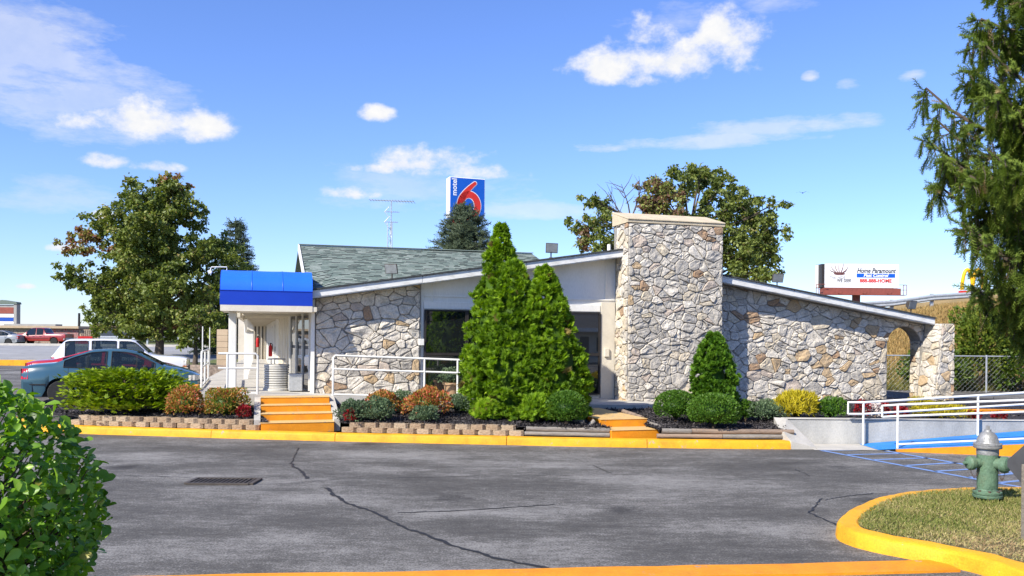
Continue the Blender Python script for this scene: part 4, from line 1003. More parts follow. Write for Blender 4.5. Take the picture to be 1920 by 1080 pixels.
def floodlight(name_label, base, dirv, s=1.):
    t = empty('floodlight', base); tag(t, name_label, 'floodlight', 'floodlights on the roof edge')
    b = MB(); b.tube([(0, 0, 0), (0, 0, .16*s)], .018*s, 7); b.lathe([(.05*s, 0), (.05*s, .03*s), (0, .035*s)], (0, 0, 0), 'Z', 10); b.build('stem', M['bronze'], t)
    d = Vector(dirv).normalized(); x = Vector((0, 0, 1)).cross(d).normalized(); y = d.cross(x)
    b = MB(); c = Vector((0, 0, .27*s))
    P = []
    for k, (w, h) in ((-.1, (.1, .07)), (.06, (.17, .13))):
        for i, j in ((-1, -1), (1, -1), (1, 1), (-1, 1)): P.append(c+d*k*s+x*i*w*s+y*j*h*s)
    b.add(P, [(3, 2, 1, 0), (4, 5, 6, 7)]+[(i, (i+1) % 4, 4+(i+1) % 4, 4+i) for i in range(4)]); h = bevel(b.build('housing', M['bronze'], t), .01)
    b = MB(); b.box(c+d*.064*s, (.3*s, .22*s, .012), 0, (x, y, d)); b.build('lens', M['lens_grey'], t)
for lab, px, py, v, d in [('floodlight on the green roof above the left stone wall', 735, 524, -.1, (-.3, -1, -.35)), ('floodlight on the verge left of the stone chimney', 1033, 487, -.25, (.35, -1, -.1)),
                         ('floodlight on the verge just right of the chimney, before the tree', 1457, 532, -.2, (.2, -1, -.3)), ('floodlight near the low right end of the roof', 1708, 583, -.3, (.5, -1, -.3))]:
    u, z = fac(px, py, v)
    zz = (eaveL(u) if u < 9 else eaveR(u))+.215; floodlight(lab, W(u, v, zz), d, 1.0)
b = MB(); u, z = fac(1142, 470, .4); b.tube([W(u, .4, eaveL(u)+.2), W(u, .4, eaveL(u)+.42)], .05, 10); tag(b.build('vent_pipe', M['white_paint'], smooth=40), 'short white vent pipe on the roof left of the chimney', 'vent pipe')
# ---------------------------------------------------------------- things on the walkway
def railing(name, label, pts, h=.95, mids=(.62,), posts=None, bottom=None, group='white pipe railings of the walkway', r=.026):
    P = [Vector(p) for p in pts]; o0 = P[0].copy(); t = empty(name, o0); tag(t, label, 'railing', group); P = [p-o0 for p in P]
    up = lambda p, k: p+Vector((0, 0, k))
    b = MB(); b.tube([up(P[0], .0)] + [up(P[0], h-.05), up(P[0].lerp(P[1], .05/max((P[1]-P[0]).length, .1)), h)]+[up(p, h) for p in P[1:]], r, 8); b.build('top_rail', M['rail_paint'], t, smooth=60)
    for k in mids:
        b = MB(); b.tube([up(p, k) for p in P], r*.9, 8); b.build('mid_rail', M['rail_paint'], t, smooth=60)
    if bottom is not None:
        b = MB(); b.tube([up(p, bottom) for p in P], r*.9, 8); b.build('bottom_rail', M['rail_paint'], t, smooth=60)
    for f in (posts or [1.0]):
        L_ = len(P)-1; x = f*L_; i = min(int(x), L_-1); p = P[i].lerp(P[i+1], x-i)
        b = MB(); b.tube([up(p, -.02), up(p, h)], r, 8); b.build('post', M['rail_paint'], t, smooth=60)
railing('railing', 'white pipe railing before the left stone wall and window', [W(.38, -.78, zs(.38)), W(2.9, -.98, zs(2.9)), W(4.4, -1.6, zs(4.4))], .93, (.62,), [.42, .62, 1.0], .03)
railing('railing', 'short white pipe railing under the awning, left of the orange steps', [W(-1.3, -.78, zs(-1)), W(-1.95, -.75, zs(-1)), W(-2.15, -.74, zs(-1))], .93, (.6,), [.5], .03)
railing('railing', 'white pipe railing behind the awning post beside the parking bays', [W(-2.6, .9, zs(-1)), W(-2.62, 2.6, zs(-1)), W(-2.65, 4.6, zs(-1))], .93, (.55,), [.5, 1.0], .1)
def condenser():
    u, v = -.86, .8; t = empty('air_conditioner', W(u, v, zs(-1))); tag(t, 'round slatted air conditioning condenser standing on the walkway', 'air conditioner')
    b = MB(); b.lathe([(.33, 0), (.33, .05), (.3, .06)], (0, 0, 0), 'Z', 24); b.build('base_pan', M['ac_beige'], t, smooth=40)
    b = MB(); b.lathe([(.27, .05), (.27, .58)], (0, 0, 0), 'Z', 24); b.build('coil', M['black_plastic'], t, smooth=40)
    me = None
    for k in range(9):
        if me is None: bb = MB(); bb.lathe([(.275, 0), (.302, .006), (.302, .042), (.275, .05)], (0, 0, 0), 'Z', 24); me = bb.mesh('slat', 40)
        link('slat', me, M['ac_beige'], t, (0, 0, .065+k*.058))
    b = MB(); b.lathe([(.305, .585), (.305, .63), (.2, .64), (0, .64)], (0, 0, 0), 'Z', 24); b.build('top_ring', M['ac_beige'], t, smooth=40)
    for k in range(3):
        a = k*2.1; b = MB(); b.tube([(.18*math.cos(a), .18*math.sin(a), .635), (.18*math.cos(a), .18*math.sin(a), .75)], .01, 5); b.build('strut', M['metal_grey'], t)
    b = MB(); b.lathe([(.0, .75), (.23, .752), (.2, .775), (0, .79)], (0, 0, 0), 'Z', 20); b.build('fan_guard', M['ac_beige'], t, smooth=40)
    t = empty('air_conditioner', W(-.42, .45, zs(-1)), TH); tag(t, 'small boxy grey air conditioner beside the round condenser', 'air conditioner')
    b = MB(); b.bx((-.16, -.15, .0), (.16, .15, .42)); bevel(b.build('case', M['metal_grey'], t), .015)
    for k in range(9):
        b = MB(); b.bx((-.172, -.13, .04+k*.04), (-.161, .13, .062+k*.04)); b.build('louvre', M['ac_beige'], t)
condenser()
def extinguisher(lab, u, v, z):
    t = empty('fire_extinguisher', W(u, v, z), TH); tag(t, lab, 'fire extinguisher')
    b = MB(); b.lathe([(.0, 0), (.07, .01), (.075, .05), (.075, .4), (.05, .46), (.025, .48), (.025, .52), (0, .52)], (0, 0, 0), 'Z', 14); b.build('cylinder', M['red_paint'], t, smooth=40)
    b = MB(); b.bx((-.03, -.012, .52), (.05, .012, .56)); b.tube([(.03, 0, .54), (.09, 0, .5), (.095, 0, .2)], .012, 6); b.build('hose', M['black_plastic'], t)
    t.scale = (.75, .75, .75)
extinguisher('red fire extinguisher on the walkway wall behind the condenser', -.95, 6.4, 1.45); extinguisher('red fire extinguisher at the far end of the covered walkway', -1.35, 12, 1.65)
def planter():
    p = W(3.25, -.55, zs(3.2)); t = empty('planter_pot', p); tag(t, 'tan tapered flower pot before the dark left window', 'pot')
    b = MB(); b.lathe([(.15, 0), (.2, .3), (.23, .31), (.23, .36), (.2, .36), (.19, .31), (0, .3)], (0, 0, 0), 'Z', 20); b.build('pot', M['terracotta'], t, smooth=35)
    return p
pot_p = planter()
def orange_block():
    p = W(-2.62, .15, 0); t = empty('painted_kerb_block', p, TH); tag(t, 'orange painted concrete end block of the walkway beside the parked car', 'kerb')
    b = MB(); b.bx((-.55, -.25, .1), (.0, .6, .93)); bevel(b.build('block', M['orange_paint'], t), .03)
    b = MB(); b.bx((-.35, -.262, .55), (-.12, -.2505, .78)); b.build('painted_square', M['tread_paint'], t)
orange_block()
# ================================================================ PLANTS
def foliage(name, V, Fc, r, mat, parent):
    return link(name, fast_mesh(name, V, Fc, r), M[mat], parent)
def stems(parent, h, n=5, spread=.2, r=.015):
    b = MB()
    for k in range(n):
        a = k*2*PI/n+random.random(); b.tube([(0, 0, -.05), (math.cos(a)*spread*.4, math.sin(a)*spread*.4, h*.5), (math.cos(a)*spread, math.sin(a)*spread, h)], [r, r*.8, r*.4], 5)
    return b.build('stem', M['stem'], parent)
def arborvitae(name, label, base, height, rad, nsp, mat='arbor_leaf', taper=1., group=None, lean=(0, 0), size=.12, belly=.28, lumps=60):
    t = empty(name, base); tag(t, label, 'shrub', group)
    b = MB(); b.tube([(0, 0, -.1), (lean[0]*.5, lean[1]*.5, height*.5), (lean[0], lean[1], height*.92)], [.06, .04, .012], 7); b.build('trunk', M['bark'], t)
    def R(h):   # outline
        h = np.clip(h, 0, 1); lo = np.clip((h+.06)/belly, 0, 1)**.5; up = np.clip((1-h)/(1-belly), 0, 1)**taper
        return np.where(h < belly, .78+.22*lo, up)*rad+.015
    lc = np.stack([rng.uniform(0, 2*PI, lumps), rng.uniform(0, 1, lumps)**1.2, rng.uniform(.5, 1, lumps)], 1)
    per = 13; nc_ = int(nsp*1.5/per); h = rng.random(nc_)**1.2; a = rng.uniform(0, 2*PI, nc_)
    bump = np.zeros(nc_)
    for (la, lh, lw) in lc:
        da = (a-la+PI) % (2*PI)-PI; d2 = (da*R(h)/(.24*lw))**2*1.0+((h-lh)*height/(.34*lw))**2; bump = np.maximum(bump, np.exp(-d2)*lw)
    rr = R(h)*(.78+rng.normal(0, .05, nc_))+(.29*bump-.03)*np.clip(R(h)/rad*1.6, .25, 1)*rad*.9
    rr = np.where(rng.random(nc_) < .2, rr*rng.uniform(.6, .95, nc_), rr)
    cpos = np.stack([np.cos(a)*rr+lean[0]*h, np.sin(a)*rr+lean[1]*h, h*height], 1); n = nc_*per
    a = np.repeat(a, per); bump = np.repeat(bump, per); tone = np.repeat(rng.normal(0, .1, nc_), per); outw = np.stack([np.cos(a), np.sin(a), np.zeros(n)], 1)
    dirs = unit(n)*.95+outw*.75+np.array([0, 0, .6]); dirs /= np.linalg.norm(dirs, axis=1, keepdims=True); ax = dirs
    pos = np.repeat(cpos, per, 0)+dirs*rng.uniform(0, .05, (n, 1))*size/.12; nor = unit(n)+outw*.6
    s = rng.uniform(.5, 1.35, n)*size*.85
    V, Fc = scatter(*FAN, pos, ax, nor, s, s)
    r = np.clip(rng.normal(.40, .22, n)+.25*(bump-.5)+tone, 0, .96); r = np.where(np.repeat(rng.random(nc_) < .012, per), 1., r)  # leaves on lumps lightened, in hollows darkened: shading put into the colour
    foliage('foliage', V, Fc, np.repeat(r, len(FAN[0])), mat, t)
    # added solid core in the darkest leaf tone, keeps daylight from showing straight through
    hh_ = np.linspace(.0, .93, 12); b = MB(); b.lathe([(.001, .0)]+[(float(R(x))*.5, float(x*height)) for x in hh_]+[(.001, height*.95)], (0, 0, 0), 'Z', 14); o = b.build('solid_core', M[mat], t, smooth=60)
    return t
def ground_D(px, py, z): return atz(px, py, z)
def at_base(px, y_base, z): return atz(px, y_base, z)
# the big evergreen clump: three trees
def hgt(px, py, D): return atD(px, py, D).z
pA = Vector(atD(928, 700, 19.6)); pA.z = .4
arborvitae('arborvitae', 'tallest pointed arborvitae at the back left of the evergreen clump', pA, hgt(937, 425, 19.6)-.4, .92, 8500, taper=.86, group='arborvitae of the big clump', lean=(.12, 0))
pB = Vector(atD(962, 700, 18.7)); pB.z = .36
arborvitae('arborvitae', 'broad bright green arborvitae at the front of the evergreen clump', pB, hgt(957, 493, 18.7)-.36, 1.1, 11000, taper=.72, group='arborvitae of the big clump', belly=.3)
pC = Vector(atD(1040, 700, 18.5)); pC.z = .36
arborvitae('arborvitae', 'arborvitae on the right of the evergreen clump, by the ball shrub', pC, hgt(1018, 503, 18.5)-.36, .93, 9000, taper=.82, group='arborvitae of the big clump', lean=(-.25, 0), belly=.25)
pD = atD(1337, 750, 18.3); pD.z = .38
arborvitae('arborvitae', 'small dark conical arborvitae in front of the chimney corner', pD, hgt(1337, 626, 18.3)-.38, .50, 7500, 'arbor_dark', .62, size=.085, belly=.45, lumps=36)
def blob(name, label, base, rx, ry, rz, n, mat, tmpl, size, group=None, cat='shrub', mode='out', shell=.75, rmean=.45, rsd=.2, lump=.06, aspect=.55, flatb=.0, stem_n=5, inner=True, up=.5):
    """clipped or loose shrub: leaves over an uneven ellipsoid"""
    t = empty(name, base); tag(t, label, cat, group)
    stems(t, rz*1.2, stem_n, min(rx, ry)*.5)
    d = unit(n); d[:, 2] = np.where(d[:, 2] < -.55+flatb, -d[:, 2], d[:, 2])
    lu = unit(26); lb = np.max(np.exp(-(1-d @ lu.T)*(14 if lump < .05 else 9))*rng.uniform(.5, 1.3, 26), axis=1)
    k = np.where(rng.random(n) < shell, 1+rng.normal(0, .02, n), rng.uniform(.5, 1, n))*(1-lump+2*lump*lb)
    pos = d*np.array([rx, ry, rz])*k[:, None]+np.array([0, 0, rz*.92])
    pos[:, 2] = np.maximum(pos[:, 2], .01)
    nrm = d/np.array([rx, ry, rz]); nrm /= np.linalg.norm(nrm, axis=1, keepdims=True)
    if mode == 'out': ax = nrm+.8*unit(n)+np.array([0, 0, up])
    else: ax = nrm*.5+np.array([0, 0, up])+unit(n)
    s = rng.uniform(.65, 1.3, n)*size
    V, Fc = scatter(*tmpl, pos, ax, nrm+.6*unit(n), s, s*aspect)
    r = np.clip(rng.normal(rmean, rsd, n), 0, 1)
    foliage('foliage', V, Fc, np.repeat(r, len(tmpl[0])), mat, t)
    if inner:
        b = MB(); b.lathe([(.001, .02)]+[(.62*math.cos(a)*1., rz*.92+.6*rz*math.sin(a)) for a in np.linspace(-1.2, 1.4, 9)]+[(.001, rz*1.53)], (0, 0, 0), 'Z', 14)
        b.v = [(x*rx, y*ry, max(z, .01)) for x, y, z in b.v]; b.build('solid_core', M[mat], t, smooth=60)  # core added to block see-through, in the leaves' darkest tone
    return t
def shrub_px(name, label, px0, px1, y0, y1, D, z, n, mat, tmpl, size, **k):
    c = atD((px0+px1)/2, y1, D); w = (px1-px0)/2*D/F; h = (y1-y0)*D/F
    return blob(name, label, Vector((c.x, c.y, z)), w, k.pop('ry', w), h/1.92, n, mat, tmpl, size, **k)
# clipped balls
shrub_px('ball_shrub', 'clipped round boxwood ball beside the left end of the garden steps', 1024, 1100, 744, 804, 17.35, .37, 5200, 'box_leaf', LEAF2, .042, group='clipped boxwood balls', shell=.85, lump=.015, aspect=.6)
shrub_px('ball_shrub', 'clipped boxwood mound at the left foot of the chimney', 1228, 1306, 738, 792, 18.0, .4, 5200, 'box_leaf', LEAF2, .042, group='clipped boxwood balls', shell=.85, lump=.015, aspect=.6)
shrub_px('ball_shrub', 'clipped boxwood mound in front of the small conical arborvitae', 1291, 1386, 750, 810, 17.1, .37, 6500, 'box_leaf', LEAF2, .042, group='clipped boxwood balls', shell=.85, lump=.015, aspect=.6)
# loose shrubs of the beds
G = 'loose shrubs of the mulch beds'
for lab, x0, x1, y0, y1, D, z, n, mat, tm, sz, kw in [
    ('orange-red nandina under the right tip of the juniper', 317, 381, 733, 785, 18.4, .34, 2600, 'nandina_leaf', LEAF2, .055, dict(rmean=.42, rsd=.24, lump=.22, shell=.5)),
    ('rounded orange-green nandina left of the four orange steps', 386, 461, 731, 788, 18.3, .34, 3000, 'nandina_leaf', LEAF2, .055, dict(rmean=.3, rsd=.22, lump=.2, shell=.5)),
    ('low dark green shrub next to the right edge of the orange steps', 636, 690, 757, 793, 17.6, .36, 1500, 'grey_leaf', LEAF2, .05, dict(rmean=.35, lump=.25, shell=.55)),
    ('low spreading green shrub before the first nandina of the middle bed', 683, 738, 754, 795, 17.6, .36, 1700, 'grey_leaf', LEAF2, .05, dict(rmean=.42, lump=.25, shell=.55)),
    ('orange nandina below the left stone wall of the office', 690, 747, 735, 775, 18.6, .44, 2200, 'nandina_leaf', LEAF2, .055, dict(rmean=.45, rsd=.22, lump=.22, shell=.5)),
    ('grey-green shrub between the two nandinas of the middle bed', 738, 772, 733, 772, 18.75, .44, 900, 'grey_leaf', LEAF2, .05, dict(rmean=.55, lump=.2, shell=.55)),
    ('bright red-orange nandina before the flower pot', 761, 838, 728, 778, 18.3, .42, 3000, 'nandina_leaf', LEAF2, .058, dict(rmean=.5, rsd=.22, lump=.24, shell=.5)),
    ('small dark green shrub in front of the bright nandina', 772, 820, 766, 795, 17.5, .36, 1200, 'grey_leaf', LEAF2, .045, dict(rmean=.38, lump=.25, shell=.55)),
    ('grey-green shrub tucked against the left foot of the evergreen clump', 834, 880, 737, 768, 18.9, .44, 1000, 'grey_leaf', LEAF2, .05, dict(rmean=.5, lump=.2, shell=.55)),
    ('dark green shrub behind the right boxwood mound', 1383, 1412, 747, 780, 18.2, .41, 900, 'box_leaf', LEAF2, .05, dict(rmean=.35, lump=.2, shell=.55)),
    ('grey-green mounded shrub left of the golden shrub', 1405, 1472, 750, 783, 18.1, .42, 1800, 'grey_leaf', LEAF2, .05, dict(rmean=.5, lump=.2, shell=.55)),
    ('dark green mounded shrub right of the golden shrub', 1530, 1586, 749, 785, 18.05, .46, 1600, 'box_leaf', LEAF2, .05, dict(rmean=.45, lump=.2, shell=.55)),
    ('green shrub in the tan pot by the window', 826, 862, 690, 722, 20.9, .96, 700, 'grey_leaf', LEAF2, .05, dict(rmean=.5, lump=.25, shell=.55)),
    ('tuft of fresh green at the left foot of the evergreen clump', 893, 932, 742, 777, 17.9, .38, 700, 'arbor_leaf', FAN, .1, dict(rmean=.7, lump=.12, aspect=1)),
    ('tuft of fresh green between evergreen clump and boxwood ball', 980, 1034, 742, 790, 17.6, .37, 1000, 'arbor_leaf', FAN, .1, dict(rmean=.5, lump=.12, aspect=1)),
    ]:
    if 'pot' in lab and lab.startswith('green shrub in'): z = pot_p.z+.28; D = pot_p.y
    shrub_px('shrub', lab, x0, x1, y0, y1, D, z, n, mat, tm, sz, group=G, **kw)
shrub_px('golden_shrub', 'bright golden yellow threadleaf shrub above the concrete retaining wall', 1450, 1532, 740, 785, 18.15, .45, 2600, 'gold_leaf', LEAF2, .11, group=G, mode='up', aspect=.16, lump=.12, up=1.0, rmean=.5)
shrub_px('golden_shrub', 'low golden shrub behind the ramp handrails', 1716, 1812, 762, 786, 18.4, .46, 1800, 'gold_leaf', LEAF2, .1, group=G, mode='up', aspect=.16, lump=.2, up=.8, rmean=.4)
shrub_px('golden_shrub', 'small golden shrub at the foot of the battered stone buttress', 1706, 1742, 742, 760, 21.5, .42, 600, 'gold_leaf', LEAF2, .1, group=G, mode='up', aspect=.16, lump=.2, up=.8, rmean=.4)
for lab, x0, x1, y0, y1, D, z, mat in [('red flowering plant above the end of the ramp handrail', 1603, 1630, 753, 783, 18.2, .47, 'red_leaf'), ('white flowering plant behind the ramp handrail end', 1628, 1652, 757, 783, 18.2, .47, 'white_flower'),
                                       ('red leafed plant right of the white flowers', 1646, 1664, 757, 783, 18.3, .47, 'red_leaf'), ('small red plant left of the low golden shrub', 1676, 1700, 764, 784, 18.3, .47, 'red_leaf'),
                                       ('small red plant in the mulch by the tall handrail post', 1815, 1836, 776, 790, 18.1, .47, 'red_leaf'), ('small red plant in the mulch furthest right above the ramp', 1862, 1884, 776, 790, 18.1, .47, 'red_leaf'),
                                       ('small red plant beside the low shrub by the orange steps', 648, 666, 772, 794, 17.45, .36, 'red_leaf'), ('small deep red plant right of the rounded nandina', 446, 468, 764, 790, 18.0, .34, 'red_leaf')]:
    shrub_px('flowering_plant', lab, x0, x1, y0, y1, D, z, 360, mat, LEAF2, .05, group='small flowering plants', lump=.2, shell=.5, inner=False, aspect=.7)
b = MB(); b.prism([atD(1812, 775, 20.6), atD(1990, 783, 20.6), atD(1990, 771, 20.6), atD(1830, 768, 20.6)], (0, .3, 0)); tag(b.build('painted_kerb', M['orange_paint']), 'orange painted kerb behind the ramp flower bed', 'kerb')
# spreading juniper: layered arching sprays
def juniper():
    c = atD(238, 780, 19.1); base = Vector((c.x, c.y, .36)); t = empty('spreading_juniper', base); tag(t, 'wide spreading bright green juniper in front of the blue sedan', 'shrub')
    br = MB(); P = []; A = []
    for k in range(130):
        a = random.uniform(0, 2*PI); L_ = random.uniform(.55, 1.0); hx, hy = 1.38*L_*math.cos(a), .95*L_*math.sin(a); hz = random.choice((.25, .5, .75, .95))*(1.15-.35*L_**2)*.9
        pts = [Vector((0, 0, .02)), Vector((hx*.35, hy*.35, hz*.75)), Vector((hx*.72, hy*.72, hz*1.0)), Vector((hx, hy, hz*1.0-.02))]
        br.tube(pts, [.02, .014, .009, .004], 4, caps=False)
        for q in range(46):
            f = random.uniform(.3, 1)**.6*3; i = min(int(f), 2); p = pts[i].lerp(pts[i+1], f-i); d = (pts[i+1]-pts[i]).normalized()
            sp = .05+.13*(1-abs(f/3-.65)); P.append((p.x+random.gauss(0, sp), p.y+random.gauss(0, sp), max(.02, p.z+random.gauss(.02, .04)))); A.append((d.x+random.gauss(0, .45), d.y+random.gauss(0, .45), .55+random.gauss(0, .35)))
    br.build('branches', M['stem'], t)
    n = len(P); s = rng.uniform(.08, .16, n); V, Fc = scatter(*FAN, np.array(P), np.array(A), unit(n)*.5+np.array([0, 0, 1.]), s, s*.8)
    foliage('foliage', V, Fc, np.repeat(np.clip(rng.normal(.5, .2, n), 0, 1), len(FAN[0])), 'juniper_leaf', t)
juniper()
# foreground hedge
def hedge():
    t = empty('broadleaf_hedge', (-3.06, 3.7, 0), math.radians(6)); tag(t, 'glossy round-leaved evergreen hedge close up at the left edge', 'hedge')
    hx, hy, hz = 1.12, .6, 1.93          # half sizes, height
    n = 11000; P = []; Nn = []
    q = 3.2
    while len(P) < n:
        d = unit(1)[0]; d[2] = abs(d[2]) if random.random() < .9 else d[2]
        k = (abs(d[0])**q+abs(d[1])**q+abs(d[2])**q)**(-1/q); p = d*k
        z = p[2]
        s_ = 1+.025*math.sin(5*d[0]+3*d[1]+7*d[2])+.02*math.sin(11*d[1]+9*d[2]+1); inn = random.uniform(.95, 1.02) if random.random() < .6 else random.uniform(.72, 1)
        P.append((p[0]*hx*s_*inn, p[1]*hy*s_*inn, 1.02+z*.93*s_*inn)); Nn.append(np.sign(d)*np.abs(p)**(q-1))
    for _ in range(3500):                     # lower sides down to the ground
        a = random.uniform(0, 2*PI); k = (abs(math.cos(a))**q+abs(math.sin(a))**q)**(-1/q)*random.uniform(.85, 1.03)
        P.append((math.cos(a)*k*hx, math.sin(a)*k*hy, random.uniform(.08, 1.0))); Nn.append((math.cos(a), math.sin(a), .1))
    P = np.array(P); Nn = np.array(Nn); n = len(P); Nn /= np.linalg.norm(Nn, axis=1, keepdims=True)
    sunv = np.array(sdir)
    ax = Nn*rng.uniform(.1, .7, (n, 1))+unit(n)*.9+np.array([0, 0, .35]); nor = Nn*.8+sunv*.55+np.array([0, 0, .3])+.6*unit(n)
    s = .034+.045*rng.random(n)**1.4
    V, Fc = scatter(*OBO, P+.02*unit(n), ax, nor, s, s*rng.uniform(.45, .78, n), s*rng.uniform(.2, 1.1, n))
    r = np.clip(rng.normal(.45, .18, n)+np.where(rng.random(n) < .08, .35, 0), 0, 1)
    o = foliage('foliage', V, Fc, np.repeat(r, len(OBO[0])), 'hedge_leaf', t); o.data.polygons.foreach_set('use_smooth', [True]*len(o.data.polygons))
    b = MB()
    for k in range(420):
        i = random.randrange(n); p = Vector(P[i]); b.tube([p*.72+Vector((0, 0, .1)), p*.9+Vector((random.gauss(0, .02), random.gauss(0, .02), 0)), p], [.008, .005, .002], 4, caps=False)
    for k in range(9):
        a = k*.7; b.tube([(math.cos(a)*.3, math.sin(a)*.3, -.05), (math.cos(a)*.55, math.sin(a)*.55, 1.1)], [.03, .015], 6)
    b.build('stem', M['stem'], t)
    b = MB()
    def f(s, tt):
        a = 2*PI*s; k = (abs(math.cos(a))**q+abs(math.sin(a))**q)**(-1/q); z = .05+1.5*tt; kk = .74*(1 if tt < .8 else math.sqrt(max(0, 1-((tt-.8)/.2)**2)))
        return (math.cos(a)*k*hx*kk, math.sin(a)*k*hy*kk, z)
    b.grid(f, 28, 12); b.build('solid_core', M['hedge_leaf'], t, smooth=60)  # core added behind the leaves, fills gaps with their darkest tone
hedge()
# ---------------------------------------------------------------- trees
def limb_tree(name, label, base, lobes, D, mat, leaf, dens, trunk_r, cat='tree', fork=.35, brown=(), group=None, tmpl=LEAF2, per=60, bare=()):
    """lobes: (px, py, r_px) of the crown seen at distance D; depth spread about the trunk"""
    base = Vector(base); t = empty(name, base); tag(t, label, cat, group)
    k = D/F; L3 = []
    cz = [atD(px, py, D) for px, py, r in lobes]
    for (px, py, r), c in zip(lobes, cz):
        rr = r*k; dy = random.uniform(-1, 1)*max(1., 2.6*rr)*.7
        L3.append((Vector((c.x-base.x, dy, c.z-base.z)), rr, (px, py)))
    extra = []
    for (c, rr, pp) in L3:       # the far and near sides of the crown
        if random.random() < .8: extra.append((Vector((c.x*.85+random.gauss(0, rr*.3), -c.y+random.gauss(0, rr*.4), c.z-rr*.1)), rr*.9, pp))
    b = MB(); zt = max(c.z for c, _, _ in L3)*.8; zf = zt*fork
    b.tube([(0, 0, -.2), (0, 0, .15), (trunk_r*.2, 0, zf*.5), (0, trunk_r*.3, zf)], [trunk_r*1.5, trunk_r*1.1, trunk_r*.9, trunk_r*.8], 10)
    b.tube([(0, trunk_r*.3, zf), (trunk_r*.6, 0, (zf+zt)/2), (0, 0, zt)], [trunk_r*.8, trunk_r*.5, trunk_r*.12], 8)
    for (c, rr, _) in L3+extra:
        z0 = max(zf*.9, min(c.z-rr*.4-abs(c.x)*.45, zt*.85)); s = Vector((0, 0, z0)); m_ = s.lerp(c, .5)+Vector((0, 0, .12*rr)); r0 = trunk_r*.32
        b.tube([s, m_, c], [r0, r0*.6, r0*.2], 6, caps=False)
        for _q in range(5):
            d = Vector(unit(1)[0]); b.tube([c.lerp(s, random.uniform(0, .35)), c+d*rr*.5, c+d*rr*.95+Vector((0, 0, -.1*rr))], [r0*.22, r0*.12, r0*.05], 4, caps=False)
    for (px0, py0, px1, py1) in bare:
        a_, c_ = atD(px0, py0, D)-base, atD(px1, py1, D)-base
        b.tube([a_, a_.lerp(c_, .5)+Vector((.1, .1, .1)), c_], [.05, .035, .012], 5)
        for _q in range(7):
            f = random.uniform(.3, .95); s = a_.lerp(c_, f); e_ = s+Vector((random.gauss(0, .5), random.gauss(0, .3), random.uniform(.2, 1.0))); b.tube([s, s.lerp(e_, .5)+Vector((.06, 0, .02)), e_], [.022, .015, .006], 4)
    b.build('trunk', M['bark'], t, smooth=50)
    P = []; R_ = []
    for (c, rr, pp) in L3+extra:
        br_ = .0
        for (bx_, by_, brd) in brown:
            if math.hypot(pp[0]-bx_, pp[1]-by_) < brd: br_ = .45
        ncl = max(5, int(dens*rr*rr))
        d = unit(ncl); rad = rr*(rng.random(ncl)**.4)*rng.uniform(.8, 1.2, ncl); cc = np.array(c)+d*rad[:, None]*np.array([1, 1, .85])
        for j in range(ncl):
            m_ = per; q = rng.normal(0, 1, (m_, 3))*np.array([.17, .17, .12])*rr**.5*.62
            q[:, 2] -= .25*np.abs(q[:, 0]); P.append(cc[j]+q); R_.append(np.clip(rng.normal(.42, .16, m_)+rng.normal(0, .08)+br_*rng.uniform(.6, 1.2), 0, 1 if br_ else .8))
    P = np.concatenate(P); r = np.concatenate(R_); n = len(P)
    ax = unit(n)+np.array([0, 0, -.5]); s = rng.uniform(.7, 1.3, n)*leaf
    V, Fc = scatter(*tmpl, P, ax, unit(n)+np.array([0, 0, .7]), s, s*.62)
    foliage('crown', V, Fc, np.repeat(r, len(tmpl[0])), mat, t)
    return t
def conifer(name, label, base, height, rad, nwh, mat, tmpl, sl, sw, cat='tree', droop=.35, nb=9, shoots=22, group=None, top=1., zmin=.0):
    base = Vector(base); t = empty(name, base); tag(t, label, cat, group)
    b = MB(); b.tube([(0, 0, -.2), (0, 0, height*.5), (0, 0, height)], [height*.022, height*.013, .02], 8)
    P = []; A = []
    for w in range(nwh):
        f = zmin+(1-zmin)*w/nwh; z = f*height; L_ = rad*(1-f)**.85+.12
        for k in range(nb):
            a = random.uniform(0, 2*PI); l = L_*random.uniform(.7, 1.12); d = Vector((math.cos(a), math.sin(a), 0)); up = .35*f
            pts = [Vector((0, 0, z)), d*l*.5+Vector((0, 0, z-l*droop*.35+up*l*.3)), d*l+Vector((0, 0, z-l*droop*.45+up*l))]
            b.tube(pts, [.03*L_*.5+.01, .012, .004], 4, caps=False)
            for q in range(max(4, int(shoots*l/rad))):
                g = random.uniform(.15, 1)**.7*2; i = min(int(g), 1); p = pts[i].lerp(pts[i+1], g-i); dd = (pts[i+1]-pts[i]).normalized(); sd2 = random.choice((-1, 1))
                side = Vector((-d.y, d.x, 0))*sd2; off2 = random.uniform(0, .22*l)*(1.2-g/2); P.append(tuple(p+side*off2+Vector((0, 0, -off2*.3)))); A.append(tuple(dd*.8+side*.7+Vector((0, 0, random.gauss(-droop*.6, .3)))))
    b.build('trunk', M['bark'], t, smooth=50)
    n = len(P); s = rng.uniform(.75, 1.25, n); V, Fc = scatter(*tmpl, np.array(P), np.array(A), unit(n), s*sl, s*sw)
    foliage('crown', V, Fc, np.repeat(np.clip(rng.normal(.42, .2, n), 0, 1), len(tmpl[0])), mat, t)
    return t
DM = 58.; mb = atD(298, 667, DM); mb.z = zg(0, DM)
